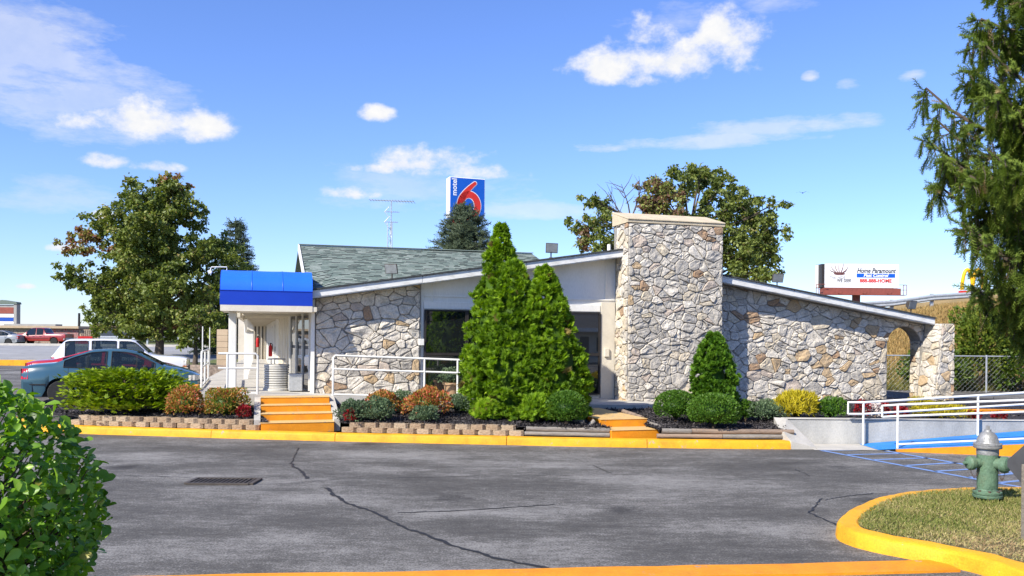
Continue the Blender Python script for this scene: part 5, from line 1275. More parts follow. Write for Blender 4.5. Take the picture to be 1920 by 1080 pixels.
limb_tree('maple_tree', 'large rounded maple turning brown beyond the parked cars', mb,
          [(322, 345, 28), (290, 372, 42), (345, 372, 38), (255, 385, 38), (362, 400, 36), (300, 425, 58), (232, 428, 42), (178, 462, 38), (250, 480, 66), (335, 470, 66), (158, 515, 34), (196, 535, 50), (272, 548, 66), (345, 545, 62), (400, 462, 42), (425, 505, 44), (404, 560, 46), (225, 583, 42), (300, 598, 48), (360, 592, 44), (172, 575, 26), (180, 610, 20), (250, 615, 28), (330, 618, 30)],
          DM, 'maple_leaf', .24, 14.5, .3, brown=((175, 462, 30), (365, 600, 25), (322, 345, 20)), fork=.22, per=46)
sb = atD(366, 672, 50.); sb.z = zg(0, 50)
limb_tree('small_tree', 'small tree with thin trunk on the lawn beside the maple', sb, [(370, 590, 30), (395, 600, 28), (350, 615, 24), (402, 625, 22), (345, 640, 14), (380, 635, 18)], 50., 'maple_leaf', .2, 16, .14, fork=.45, per=40)
p = atD(440, 600, 66); conifer('spruce_tree', 'dark spruce showing behind the maple and the awning', (p.x, 66, .6), atD(437, 412, 66).z-.6, 2.9, 34, 'dark_spruce_leaf', SHOOT_LO, .6, .3, droop=.3, nb=14, shoots=20)
p = atD(870, 470, 54); conifer('spruce_tree', 'dark spruce in front of the tall blue motel sign', (p.x, 54, .6), atD(880, 384, 54).z-.6, 5.6, 44, 'dark_spruce_leaf', SHOOT_LO, .5, .28, droop=.2, nb=18, shoots=40)
DR = 44.; rb = atD(1290, 640, DR); rb.z = .4
limb_tree('ornamental_pear_tree', 'big green and bronze tree behind the stone chimney', rb,
          [(1312, 325, 34), (1280, 345, 36), (1232, 350, 34), (1345, 345, 34), (1385, 385, 46), (1425, 395, 34), (1420, 440, 46), (1395, 470, 52), (1330, 400, 56), (1250, 385, 46), (1440, 470, 34), (1215, 380, 30), (1200, 420, 40), (1110, 378, 26), (1090, 412, 28), (1125, 418, 34), (1092, 448, 30), (1130, 460, 34), (1340, 460, 50), (1290, 440, 60), (1420, 505, 34), (1170, 430, 26), (1380, 520, 50), (1250, 500, 60), (1150, 500, 40)],
          DR, 'tree_leaf', .19, 19, .26, brown=((1235, 370, 36), (1215, 385, 24), (1085, 440, 12)), fork=.25, per=44, bare=((1185, 430, 1165, 345), (1180, 420, 1205, 340), (1170, 430, 1140, 360)))
# weeping Norway spruce at the right edge
def norway():
    base = Vector((7.28, 9.3, .14)); t = empty('norway_spruce', base); tag(t, 'weeping spruce with hanging branchlets filling the right edge', 'tree')
    b = MB(); b.tube([(0, 0, -.1), (0, 0, 5), (.1, 0, 11)], [.26, .2, .05], 12)
    P = []; A = []; S = []; Rr = []
    def shoots(p0, p1, n, l, tip=True, sp=.5):
        d = (p1-p0).normalized()
        for q in range(n):
            f = (q+random.random())/n; p = p0.lerp(p1, f); P.append(tuple(p)); A.append(tuple(d+Vector(unit(1)[0])*sp)); S.append(l*random.uniform(.75, 1.25)); Rr.append(random.gauss(.5, .18))
        if tip: P.append(tuple(p1-d*l*.5)); A.append(tuple(d)); S.append(l*1.1); Rr.append(.62)
    def branch(z, a, l, drop, uptip):
        d = Vector((math.cos(a), math.sin(a), 0)); s = Vector((-d.y, d.x, 0)); n = 9
        pts = [Vector((0, 0, z))+d*l*(i/n)+Vector((0, 0, -drop*l*math.sin(PI*.8*i/n)*.55+uptip*l*(i/n)**3)) for i in range(n+1)]
        b.tube(pts, [.055*(1-i/(n+1))+.006 for i in range(n+1)], 5, caps=False)
        for i in range(2, n+1):
            f = i/n; p = pts[i]
            # side twigs in the branch plane, held out flat near the tip
            for sg in (-1, 1):
                for _ in range(2):
                    wl = (1-f*.55)*random.uniform(.25, .55); q = pts[i-1].lerp(p, random.random())
                    e = q+(d*.6+s*sg*.8).normalized()*wl+Vector((0, 0, random.uniform(-.1, .06))); b.tube([q, e], [.008, .003], 4, caps=False); shoots(q, e, max(3, int(wl/.07)), .12)
                    for h_ in range(3 if random.random() < .5 else 2):
                        hp = q.lerp(e, random.uniform(.2, 1)); hl = random.uniform(.12, .46)*(1.25-f*.6); he = hp+Vector((random.gauss(0, .05), random.gauss(0, .05), -hl)); b.tube([hp, hp.lerp(he, .5)+Vector((.02, 0, 0)), he], [.006, .004, .002], 4, caps=False); shoots(hp, he, max(2, int(hl/.07)), .12, sp=.36)
            hl = random.uniform(.25, .7)*(1.2-f*.7); hp = p; he = hp+Vector((random.gauss(0, .06), random.gauss(0, .06), -hl)); b.tube([hp, he], [.007, .003], 4, caps=False); shoots(hp, he, int(hl/.065)+2, .125, sp=.36)
        shoots(pts[-3], pts[-1]+d*.05, 10, .14, sp=.6)
    vis = [(px, py) for px, py in []]
    # branches that reach into view (towards the camera's left) and a sparser rest
    for z, l, up_ in [(6.5, 1.9, .05), (6.2, 2.0, .05), (5.95, 2.05, .05), (5.3, 2.2, .2), (5.0, 2.42, .28), (4.75, 2.45, .22), (4.5, 2.35, .15), (4.2, 2.3, .12), (3.95, 2.3, .18), (3.6, 2.15, .14), (3.3, 2.05, .22), (3.0, 1.95, .12), (2.8, 1.9, .3), (2.62, 1.7, .25)]:
        for k in range(7):
            branch(z+random.uniform(-.14, .14)-.14, PI+random.uniform(-.9, .7), l*(random.uniform(.6, .98) if k else 1.04), .5, up_*random.uniform(.7, 1.2))
    for z in np.arange(3.0, 10, .6):
        for k in range(2): branch(float(z), random.uniform(-1.6, 2.2), max(.5, 2.5*(1-z/11.5)), .55, .12)
    b.build('trunk', M['bark'], t, smooth=50)
    n = len(P); S_ = np.array(S); V, Fc = scatter(*SHOOT, np.array(P), np.array(A), unit(n), S_*1.1, S_*.55)
    r = np.clip(np.array(Rr), 0, .92); r = np.where(rng.random(n) < .03, 1., r)
    foliage('crown', V, Fc, np.repeat(r, len(SHOOT[0])), 'spruce_leaf', t); print('spruce shoots', n)
norway()
# ================================================================ HYDRANT, SIGN
def hydrant():
    p = atz(1851, 938, .165); t = empty('fire_hydrant', p, .25); t.scale = (.95, .95, .95); tag(t, 'green fire hydrant with silver bonnet on the grass island', 'fire hydrant')
    s = 1.0; b = MB(); b.lathe([(.0, -.1), (.085, -.1), (.085, .05), (0, .06)], n=18); b.build('standpipe', M['hydrant_green'], t, smooth=40)
    b = MB(); b.lathe([(.0, .04), (.172, .042), (.176, .05), (.176, .075), (.17, .08), (.0, .081)], n=28); b.lathe([(.0, .085), (.17, .086), (.173, .092), (.173, .118), (.16, .125), (.125, .135), (.118, .16)], n=28); b.build('flange', M['hydrant_green'], t, smooth=35)
    for k in range(8):
        a = k*PI/4+.2; b = MB(); c = (.15*math.cos(a), .15*math.sin(a), 0); b.lathe([(.0, -.02), (.012, -.02), (.012, .035), (.02, .035), (.02, .05), (0, .05)], c, n=6); b.lathe([(.02, .118), (.02, .14), (.0, .142)], c, n=6); b.build('bolt', M['rust_chain'], t)
    b = MB(); b.lathe([(.118, .13), (.125, .2), (.128, .5), (.13, .62), (.13, .68)], n=28); b.build('barrel', M['hydrant_green'], t, smooth=40)
    b = MB(); b.lathe([(.131, .60), (.1325, .61), (.1325, .67), (.131, .68)], n=28); b.build('pale_band', M['hydrant_silver'], t, smooth=40)
    b = MB(); b.lathe([(.13, .68), (.165, .682), (.17, .69), (.17, .712), (.16, .718), (.168, .722), (.168, .742), (.14, .75), (.132, .77), (.125, .8), (.105, .85), (.075, .885), (.045, .9), (.04, .91), (.04, .925), (.0, .926)], n=28); b.build('bonnet', M['hydrant_silver'], t, smooth=35)
    b = MB(); b.lathe([(.028, .925), (.024, .975), (.0, .976)], n=5); b.build('operating_nut', M['hydrant_silver'], t)
    for k in range(8):
        a = k*PI/4; b = MB(); b.lathe([(.014, .712), (.014, .752), (0, .753)], (.152*math.cos(a), .152*math.sin(a), 0), n=6); b.build('bolt', M['hydrant_silver'], t)
    def nozzle(ang, r, l, z, nm):
        R_ = Matrix.Rotation(ang, 3, 'Z'); b = MB()
        b.lathe([(r*.85, .08), (r*.85, l-.07), (r, l-.07), (r*1.02, l-.06)], (0, 0, z), 'X', 20, M=R_); nz = b.build(nm, M['hydrant_green'], t, smooth=40)
        b = MB(); b.lathe([(r*1.18, l-.06), (r*1.22, l-.05), (r*1.22, l-.005), (r*1.05, l+.015), (r*.6, l+.03), (.025, l+.032), (.022, l+.075), (0, l+.075)], (0, 0, z), 'X', 14, M=R_); b.build('cap', M['hydrant_green'], nz, smooth=30)
        # chain: small links sagging from the cap
        d = R_ @ Vector((1, 0, 0)); s_ = R_ @ Vector((0, 1, 0)); a0 = Vector((0, 0, z))+d*(l-.02)-Vector((0, 0, r*1.1)); a1 = Vector((0, 0, z))+d*.13+s_*.02-Vector((0, 0, r*.7)); b = MB(); nl = 15
        for i in range(nl):
            f = i/(nl-1); q = a0.lerp(a1, f)-Vector((0, 0, .13*4*f*(1-f)*.9)); e = Vector((1, 0, .4)) if i % 2 else Vector((0, 1, .4)); e.normalize()
            u_ = Vector((0, 0, 1)); ring = [q+(u_*math.cos(g)*.013+e*math.sin(g)*.008) for g in np.linspace(0, 2*PI, 8)]; b.tube(ring, .003, 4, caps=False)
        b.build('chain', M['rust_chain'], nz)
    nozzle(PI-.25+.12, .075, .26, .49, 'hose_outlet'); nozzle(-PI/2+.35, .088, .24, .49, 'pumper_outlet'); nozzle(-.15+.2, .06, .2, .5, 'hose_outlet')
hydrant()
def back_sign():
    p = atz(1924, 1012, .16); t = empty('warning_sign', p, 0); tag(t, 'dark back of a diamond sign on a short post at the right edge', 'sign')
    b = MB(); b.bx((-.035, -.035, -.1), (.06, .035, .75)); bevel(b.build('post', M['old_wood'], t), .008)
    c = atD(1924, 876, p.y+.0); zc = c.z-.16; s = .38; ang = math.radians(64); d = Vector((math.cos(ang), -math.sin(ang), 0)); up = Vector((0, 0, 1)); P = []
    for k, (i, j) in enumerate(((-1, 0), (0, -1), (1, 0), (0, 1))):
        v = (i, j); w_ = (-j, i)
        for f in (-1, 1):
            q = (v[0]*(1-.09)+w_[0]*f*.09, v[1]*(1-.09)+w_[1]*f*.09); P.append(Vector((0.12, -.045, zc))+d*q[0]*s+up*q[1]*s)
    nrm = d.cross(up)*.012; P2 = [P[1-0] if False else x for x in P]
    cc = Vector((0.12, -.045, zc)); P2.sort(key=lambda x: math.atan2((x-cc).dot(up), (x-cc).dot(d)))
    b = MB(); b.prism(P2, nrm); b.build('plate', M['sign_back'], t)
    b = MB(); b.box((.02, -.02, zc), (.03, .05, .03)); b.build('bolt', M['galvanized'], t)
back_sign()
# ================================================================ LETTERING
def text_mesh(s, size, shear=0., bold=0., sx=1.):
    cu = bpy.data.curves.new('lettering', 'FONT'); cu.body = s; cu.size = size; cu.shear = shear; cu.offset = bold; cu.align_x = 'CENTER'; cu.align_y = 'CENTER'; cu.extrude = .004; cu.resolution_u = 3
    o = bpy.data.objects.new('lettering', cu); C.objects.link(o); dg = bpy.context.evaluated_depsgraph_get(); me = bpy.data.meshes.new_from_object(o.evaluated_get(dg)); bpy.data.objects.remove(o); bpy.data.curves.remove(cu)
    me.name = 'lettering'
    if sx != 1.:
        me.transform(Matrix.Diagonal((sx, 1, 1, 1)))
    me.materials.clear(); return me
def put_text(s, size, mat, parent, pos, rotz=0., shear=0., bold=0., width=None, roty=0.):
    me = text_mesh(s, size, shear, bold)
    if width:
        xx = [v.co.x for v in me.vertices]; me.transform(Matrix.Diagonal((width/(max(xx)-min(xx)), 1, 1, 1)))
    o = link('lettering', me, M[mat], parent); o.location = pos; o.rotation_euler = (PI/2, roty, rotz); return o
def motel_sign():
    D = 72.; k = D/F; tl = atD(843.5, 333, D); br = atD(908, 405, D); w = (908-843)*k; zt = atD(843, 333, D).z; h = w*1.16; zb_ = zt-h
    cx = atD(876, 400, D).x; t = empty('motel_pole_sign', (cx, D, zg(0, D)), math.radians(20)); z0 = zg(0, D); tag(t, 'tall blue pole sign with a red numeral six above the dark spruce', 'sign')
    w *= 1/math.cos(math.radians(20)); zt -= z0; zb_ -= z0; dpt = 1.05
    b = MB(); b.bx((-w/2, 0, zb_), (w/2, dpt, zt)); bevel(b.build('cabinet', M['sign_white'], t), .04)
    b = MB(); b.bx((-w/2+.06, -.02, zb_+.06), (w/2-.06, -.001, zt-.06)); b.build('face', M['sign_blue'], t)
    b = MB(); b.bx((-w/2+.03, .05, zb_-.8), (w*.1, dpt-.05, zb_-.06)); b.build('lower_cabinet', M['sign_navy'], t)
    put_text('RV', .1, 'sign_red', t, (0, -5, -5)) if False else None
    b = MB(); b.bx((-w/2+.25, .03, zb_-.62), (-w/2+1.4, .0495, zb_-.12)); b.build('red_panel', M['sign_red'], t)
    for x in (-w*.3, w*.3):
        b = MB(); b.tube([(x, dpt/2, -.2), (x, dpt/2, zb_-.05)], .16, 10); b.build('pole', M['galvanized'], t, smooth=40)
    put_text('motel', .62, 'sign_white', t, (-w/2+.42, -.03, zt-.85), roty=-PI/2, bold=.012)
    # the numeral: tapered stroke curling into a bowl
    def six(off, y, mat, nm):
        s = w*.30; c0 = Vector((w*.045, 0, zt-h*.69)); P = []
        cl = []
        rx_, ry_ = w*.245, w*.30
        for i in range(15):      # tail from the top right down the left side
            f = i/14; cl.append((Vector((-rx_+.41*w*(1-f)**1.8, 0, .56*h*(1-f))), w*(.045+.047*min(1, f*1.4))))
        for i in range(1, 30):
            a = PI+2*PI*i/30; cl.append((Vector((math.cos(a)*rx_, 0, math.sin(a)*ry_)), .09*w))
        cl.append((Vector((-rx_, 0, 0)), .09*w)); b = MB(); n = len(cl)
        for i, (p_, r_) in enumerate(cl):
            tt = (cl[min(i+1, n-1)][0]-cl[max(i-1, 0)][0]).normalized(); nn = Vector((-tt.z, 0, tt.x)); r_ += off
            for sg in (1, -1): q = c0+p_+nn*r_*sg; b.v.append((q.x, y, q.z))
        b.f = [(2*i, 2*i+1, 2*i+3, 2*i+2) for i in range(n-1)]; b.m = [0]*len(b.f)
        tip = cl[0]; nn = 8; st = len(b.v); tt = (cl[1][0]-cl[0][0]).normalized()
        for i in range(nn+1):
            a = PI*i/nn; q = c0+tip[0]+(Vector((-tt.z, 0, tt.x))*math.cos(a)-tt*math.sin(a))*(tip[1]+off); b.v.append((q.x, y, q.z))
        b.f.append(tuple(range(st, st+nn+1))); b.m.append(0); b.build(nm, M[mat], t)
    six(.055, -.03, 'sign_white', 'numeral_outline'); six(0, -.045, 'sign_red', 'numeral')
motel_sign()
def billboard():
    D = 92.; k = D/F; a = atD(1547, 494, D); w = 139*k; zt = atD(1616, 495, D).z; hgt_ = 46*k*.97; zb_ = zt-hgt_; cx = atD(1616, 500, D).x; z0 = .6
    t = empty('billboard', (cx, D, z0), 0); tag(t, 'white pest control billboard on a brown pole beyond the roof', 'billboard'); zt -= z0; zb_ -= z0
    b = MB(); b.bx((-w/2, 0, zb_), (w/2, .5, zt)); b.build('panel', M['sign_white'], t)
    b = MB(); b.bx((-w/2-.32, .02, zb_+.02), (-w/2-.02, 1.2, zt-.02)); b.bx((-w/2-.4, 1.21, zb_), (w/2, 1.6, zt)); b.build('rear_panel', M['dark_frame'], t)
    b = MB(); b.bx((-w/2-.45, 1.0, zb_+.05), (-w/2-.33, 1.6, zt-.05)); b.build('edge', M['sign_white'], t)
    P = lambda x, y: (-w/2+(x-1550)/137*w, -.02, zt-(y-495)/46*hgt_)
    put_text('Home Paramount', .72, 'ink', t, P(1644.5, 508), shear=.3, bold=.012, width=73*k)
    b = MB(); b.bx((P(1609, 0)[0], -.015, P(0, 521)[2]), (P(1680, 0)[0], -.004, P(0, 513.5)[2])); b.build('blue_band', M['sign_blue'], t)
    put_text('Pest Control', .5, 'sign_white', t, P(1644, 517.2), shear=.3, bold=.014, width=47*k)
    put_text('888-888-HOME', .52, 'sign_red', t, P(1644, 527.5), bold=.016, width=60*k)
    put_text('They HIDE', .46, 'ink_grey', t, P(1573, 521.5), shear=.1, width=29*k)
    put_text('WE SEEK', .52, 'ink', t, P(1586, 527.5), bold=.006, width=28*k)
    b = MB(); c = Vector(P(1577, 514))
    for i in range(14): b.prism([c+Vector((math.cos(g)*.62-.0, -.004, math.sin(g)*.16)) for g in np.linspace(2*PI, 0, 15)[:-1]], (0, .002, 0)) if i == 0 else None
    for i, (dx, dz) in enumerate([(-1.1, .9), (-.6, 1.1), (-.1, 1.0), (.5, 1.15), (1.05, .75), (.9, .45), (-1.3, .5)]): b.tube([c+Vector((dx*.25, -.004, .05)), c+Vector((dx*.7, -.004, dz*.55)), c+Vector((dx*.85, -.004, dz*.95))], [.05, .035, .018], 5)
    b.build('bug_drawing', M['ink_bug'], t)
    b = MB(); b.bx((-w/2-.2, -.3, zb_-.75), (w/2+.1, .9, zb_-.06)); b.build('apron', M['board_red'], t)
    b = MB(); b.bx((-w/2-.9, -.75, zb_-.82), (w/2+.5, .0, zb_-.76)); b.build('catwalk', M['board_red'], t)
    for x in (-w/2-.9, w/2+.5):
        b = MB()
        for yy in (-.75, 0): b.tube([(x, yy, zb_-.8), (x, yy, zb_+.3)], .035, 5)
        b.tube([(x, -.75, zb_+.3), (x, 0, zb_+.3)], .035, 5); b.tube([(x, -.75, zb_-.25), (x+(.8 if x < 0 else -.8), -.75, zb_-.25)], .03, 5); b.tube([(x, -.75, zb_+.3), (x+(.8 if x < 0 else -.8), -.75, zb_+.3)], .03, 5); b.build('guard_rail', M['board_red'], t)
    for x in (-w*.33, 0, w*.33):
        b = MB(); b.tube([(x, -.2, zb_-.6), (x, -1.3, zb_-.65), (x, -1.4, zb_-.55)], .04, 5); b.build('lamp_arm', M['board_red'], t)
    b = MB(); b.tube([(-.35, .6, -.3), (-.35, .6, zb_-.7)], .42, 14); b.build('pole', M['board_red'], t, smooth=40)
billboard()
def antenna():
    D = 42.; k = D/F; base = atD(731, 470, D); t = empty('antenna_mast', (base.x, D, .4)); tag(t, 'lattice antenna mast with television aerials behind the green roof', 'antenna')
    zt = atD(733, 376, D).z-.4; zl = atD(733, 418, D).z-.4; r = .13; b = MB()
    legs = [(r*math.cos(a), r*math.sin(a)) for a in (PI/2, PI/2+2*PI/3, PI/2+4*PI/3)]
    for x, y in legs: b.tube([(x, y, -.2), (x, y, zl)], .02, 5)
    z = 2.; i = 0
    while z < zl-.3:
        for j in range(3):
            a_, c_ = legs[j], legs[(j+1) % 3]; b.tube([(a_[0], a_[1], z if i % 2 else z+.3), (c_[0], c_[1], z+.3 if i % 2 else z)], .009, 4)
        z += .3; i += 1
    b.build('lattice_tower', M['galvanized'], t)
    b = MB(); b.tube([(.05, 0, zl-.6), (.05, 0, zt)], .025, 6); b.build('mast_pipe', M['galvanized'], t)
    b = MB(); x0, x1 = (693-731)*k, (775-731)*k; b.tube([(x0, 0, zt+.02), (x1, 0, zt-.05)], .022, 5)
    for i in range(16):
        f = i/15; x = x0+(x1-x0)*f; l = .25+.45*abs(f-.2); b.tube([(x, -l, zt+.02-.07*f), (x, l, zt+.02-.07*f)], .011, 4)
    b.build('top_aerial', M['galvanized'], t)
    for zz, xr, nm in ((zl+.55, .45, 'aerial'), (zl+.05, .38, 'aerial')):
        b = MB(); b.tube([(-.28, 0, zz), (xr, 0, zz-.02)], .018, 5)
        for s in (-1, 1): b.tube([(-.28, 0, zz), (-.05, s*.12, zz+s*.28)], .016, 4)
        for i in range(6): x = -.1+i*.09; b.tube([(x, -.2, zz), (x, .2, zz)], .009, 4)
        b.build(nm, M['galvanized'], t)
antenna()
# ================================================================ VEHICLES
def interp(x, P):
    for a, b in zip(P, P[1:]):
        if x <= b[0]:
            f = (x-a[0])/(b[0]-a[0]) if b[0] > a[0] else 0; f = min(max(f, 0), 1); return a[1]+(b[1]-a[1])*f
    return P[-1][1]
def car(name, label, loc, rz, sp, cat='car', group=None):
    """loft along the length: x=0 tail, x=L nose; +y is the left side"""
    L_, Wd = sp['L'], sp['W']/2; t = empty(name, loc, rz); tag(t, label, cat, group); X0 = -L_/2
    top, belt, wid = sp['top'], sp['belt'], sp['wid']; wr = sp['wheel_r']; arches = sp['arches']; xs = sorted(set([round(v, 3) for v in np.linspace(0, L_, 46)]+[round(p[0], 3) for p in top]+[round(p[0], 3) for w in sp['win'] for p in ((w[0],), (w[1],))]+[round(a+s*wr*k, 3) for a in arches for s in (-1, 1) for k in (1.16, 1.1, .9, .6, .3, 0)]))
    # smoothing of the outline
    def sm(P, x, k=.07): return sum(interp(min(max(x+d, 0), L_), P) for d in (-k, -k/2, 0, k/2, k))/5
    def zbot(x):
        z = sp['clear']
        if x < .25: z += (.25-x)*.5
        if x > L_-.3: z += (x-L_+.3)*.35
        for a in arches:
            d = abs(x-a); R_ = wr*1.17
            if d < R_: z = max(z, wr+math.sqrt(R_*R_-d*d))
        return z
    rows = []; 
    for x in xs:
        zt, zb, w = sm(top, x), sm(belt, x), Wd*sm(wid, x, .12); z0 = zbot(x); zb = min(zb, zt-.012); mid = max(z0+.02, sp['clear']+(zb-sp['clear'])*.5); cr = max(mid+.02, zb-.13); zb_ = max(zb, cr+.015)
        gh = zt-zb; g = min(1, gh/.42); rw = w*(.93-(.93-sp['roof_w'])*g); zr = zt-.035-.03*g
        if zr < zb_: zr = zb_+.004
        rows.append([(w*.955, z0), (w, mid), (w*.985, cr), (w*.93, zb_), (rw, zr), (rw*.86, zt-.008), (rw*.45, zt+.008), (0, zt+.014)])
    nr = 8
    def isglass(i, k):
        xm = (xs[i]+xs[i+1])/2
        if k == 3:
            for j, (a, b_) in enumerate(sp['win']):
                if a <= xm <= b_ and rows[i][4][1]-rows[i][3][1] > .03: return 'w%d' % j
        if k >= 5:
            for nm, (a, b_) in sp['screens'].items():
                if a <= xm <= b_: return nm
        return None
    body = MB(); gl = {}
    for sd_ in (1, -1):
        for i in range(len(xs)-1):
            for k in range(nr-1):
                V = [(X0+xs[i], sd_*rows[i][k][0], rows[i][k][1]), (X0+xs[i+1], sd_*rows[i+1][k][0], rows[i+1][k][1]), (X0+xs[i+1], sd_*rows[i+1][k+1][0], rows[i+1][k+1][1]), (X0+xs[i], sd_*rows[i][k+1][0], rows[i][k+1][1])]
                g = isglass(i, k); tgt = body
                if g: key = g if g[0] != 'w' else g+('l' if sd_ > 0 else 'r'); tgt = gl.setdefault(key, MB())
                tgt.add(V, [(0, 1, 2, 3) if sd_ < 0 else (3, 2, 1, 0)])
    for i in (0, len(xs)-1):
        V = [(X0+xs[i], y, z) for y, z in rows[i]]+[(X0+xs[i], -y, z) for y, z in rows[i][::-1][1:]]; body.add(V, [tuple(range(len(V))) if i else tuple(range(len(V)))[::-1]])
    def mk(mb, nm, mat, smooth=50):
        me = mb.mesh(nm); bm_ = bmesh.new(); bm_.from_mesh(me); bmesh.ops.remove_doubles(bm_, verts=bm_.verts, dist=1e-4); bmesh.ops.recalc_face_normals(bm_, faces=bm_.faces); bm_.to_mesh(me); bm_.free()
        me.polygons.foreach_set('use_smooth', [True]*len(me.polygons)); me.set_sharp_from_angle(angle=math.radians(smooth)); return link(nm, me, mat, t)
    bo = mk(body, 'body', sp['paint'])
    for k, g in gl.items():
        o = mk(g, {'w': 'side_window'}.get(k[0], k) if k[0] == 'w' and k[1].isdigit() else k, sp['glass'])
        # rubber surround
        if k[0] == 'w' and k[1].isdigit():
            j = int(k[1]); a, b_ = sp['win'][j]; s_ = 1 if k.endswith('l') else -1
            id_ = [i for i in range(len(xs)) if a-1e-6 <= xs[i] <= b_+1e-6 and rows[i][4][1]-rows[i][3][1] > .025]
            if len(id_) > 1:
                lo = [Vector((X0+xs[i], s_*(rows[i][3][0]+.004), rows[i][3][1])) for i in id_]; hi = [Vector((X0+xs[i], s_*(rows[i][4][0]+.004), rows[i][4][1])) for i in id_]
                bb = MB(); bb.tube(lo+hi[::-1]+[lo[0]], .014, 5, caps=False); bb.build('trim', M['black_plastic'], o, smooth=60)
    # under-body, wheel wells
    b = MB(); b.bx((X0+.15, -Wd*.8, sp['clear']-.02), (-X0-.15, Wd*.8, sp['clear']+.3)); b.build('chassis', M['skin_dark'], t)
    for a in arches:
        for s_ in (1, -1):
            y = s_*(Wd*.97-.1); wl = MB(); pr = [(wr*.62, -.1), (wr*.93, -.1), (wr, -.07), (wr, .07), (wr*.93, .1), (wr*.62, .1)]
            wl.lathe(pr, (0, 0, 0), 'Y', 26); o = wl.build('wheel', M['rubber'], t, smooth=40, loc=(X0+a, y, wr))
            r2 = MB(); r2.lathe([(0, s_*.06), (wr*.2, s_*.07), (wr*.6, s_*.03), (wr*.68, s_*.095), (wr*.64, s_*.09)], (0, 0, 0), 'Y', 26); r2.build('rim', M['alloy'], o, smooth=40)
            for q in range(sp.get('spokes', 6)):
                g = 2*PI*q/sp.get('spokes', 6); hb = MB(); c_, s2 = math.cos(g+.25), math.sin(g+.25); hb.box((c_*wr*.43, s_*.058, s2*wr*.43), (wr*.17, .012, wr*.14), 0, (Vector((c_, 0, s2)), Vector((0, 1, 0)), Vector((-s2, 0, c_)))); hb.build('spoke_gap', M['black_plastic'], o)
    # lights, bumpers, handles, mirrors
    for s_ in (1, -1):
        for nm, mat, (x0, x1, z0, z1) in sp['lamps']:
            V = []
            bb = MB(); n = 5
            for i in range(n+1):
                x = x0+(x1-x0)*i/n
                for z in (z0, z1):
                    k = min(range(len(xs)), key=lambda j: abs(xs[j]-x)); w_ = interp(z, [(rows[k][q][1], rows[k][q][0]) for q in range(4)]); bb.v.append((X0+x, s_*(w_+.008), z)); 
                V.append(x)
            bb.f = [(2*i, 2*i+1, 2*i+3, 2*i+2) for i in range(n)]; bb.m = [0]*n
            e = 0 if x0 < L_/2 else n            # wrap round the corner
            xe = -.012 if x0 < L_/2 else L_+.012; w_ = bb.v[2*e][1]; i0 = len(bb.v); bb.v += [(X0+xe, w_*.98, z0), (X0+xe, w_*.98, z1), (X0+xe, w_*.62, z0), (X0+xe, w_*.62, z1)]; bb.f += [(2*e, 2*e+1, i0+1, i0), (i0, i0+1, i0+3, i0+2)]; bb.m += [0, 0]
            bb.build(nm, M[mat], t)
        for hx in sp['handles']:
            k = min(range(len(xs)), key=lambda j: abs(xs[j]-hx)); bb = MB(); bb.bar((X0+hx-.1, s_*(rows[k][2][0]+.012), rows[k][2][1]-.02), (X0+hx+.1, s_*(rows[k][2][0]+.012), rows[k][2][1]-.02), .03, .03); bb.build('door_handle', M[sp.get('trim', 'black_plastic')], t)
        mx_ = sp['mirror']; k = min(range(len(xs)), key=lambda j: abs(xs[j]-mx_)); bb = MB(); bb.box((X0+mx_, s_*(rows[k][3][0]+.1), rows[k][3][1]+.06), (.1, .18, .12)); bevel(bb.build('mirror', M[sp.get('trim', 'black_plastic')], t), .03)
        for dx in sp['seams']:
            k = min(range(len(xs)), key=lambda j: abs(xs[j]-dx)); bb = MB(); bb.tube([(X0+xs[k], s_*(rows[k][q][0]+.0015), rows[k][q][1]) for q in range(0 if rows[k][0][1] < .4 else 1, 4)], .005, 4); bb.build('door_seam', M['black_plastic'], t)
        bb = MB(); k0 = [i for i in range(len(xs)) if sp['rub'][0] <= xs[i] <= sp['rub'][1]]; 
        bb.tube([(X0+xs[i], s_*(Wd*interp(xs[i], wid)*1.0+.004), sp['rub'][2]) for i in k0], .014, 5); bb.build('rub_strip', M[sp.get('trim', 'black_plastic')], t)
    for xe, sgn in ((X0, -1), (-X0, 1)):
        bb = MB(); P = []; zz0, zz1 = sp['bump']
        for i in range(13):
            y = -Wd*.97+2*Wd*.97*i/12; P.append((xe+sgn*(.05-.13*(abs(y)/Wd)**4), y))
        for z in (zz0, zz1):
            for x, y in P: bb.v.append((x, y, z))
        for z in (zz0, zz1):
            for x, y in P: bb.v.append((x-sgn*.2, y*.98, z))
        bb.f = [(i, i+1, 14+i, 13+i) for i in range(12)]+[(13+i, 14+i, 40+i, 39+i) for i in range(12)]+[(i, 26+i, 27+i, i+1) for i in range(12)]+[(0, 13, 39, 26), (12, 38, 51, 25)]; bb.m = [0]*len(bb.f); mk(bb, 'bumper', sp.get('bump_mat', sp['paint']))
    for x in sp['seats']:
        for s_ in (1, -1):
            bb = MB(); bb.box((X0+x, s_*Wd*.42, sp['clear']+.55), (.14, .5, .62)); bb.box((X0+x+.02, s_*Wd*.42, sp['clear']+.95), (.1, .26, .18)); bevel(bb.build('seat', M['seat_grey'], t), .04)
    return t
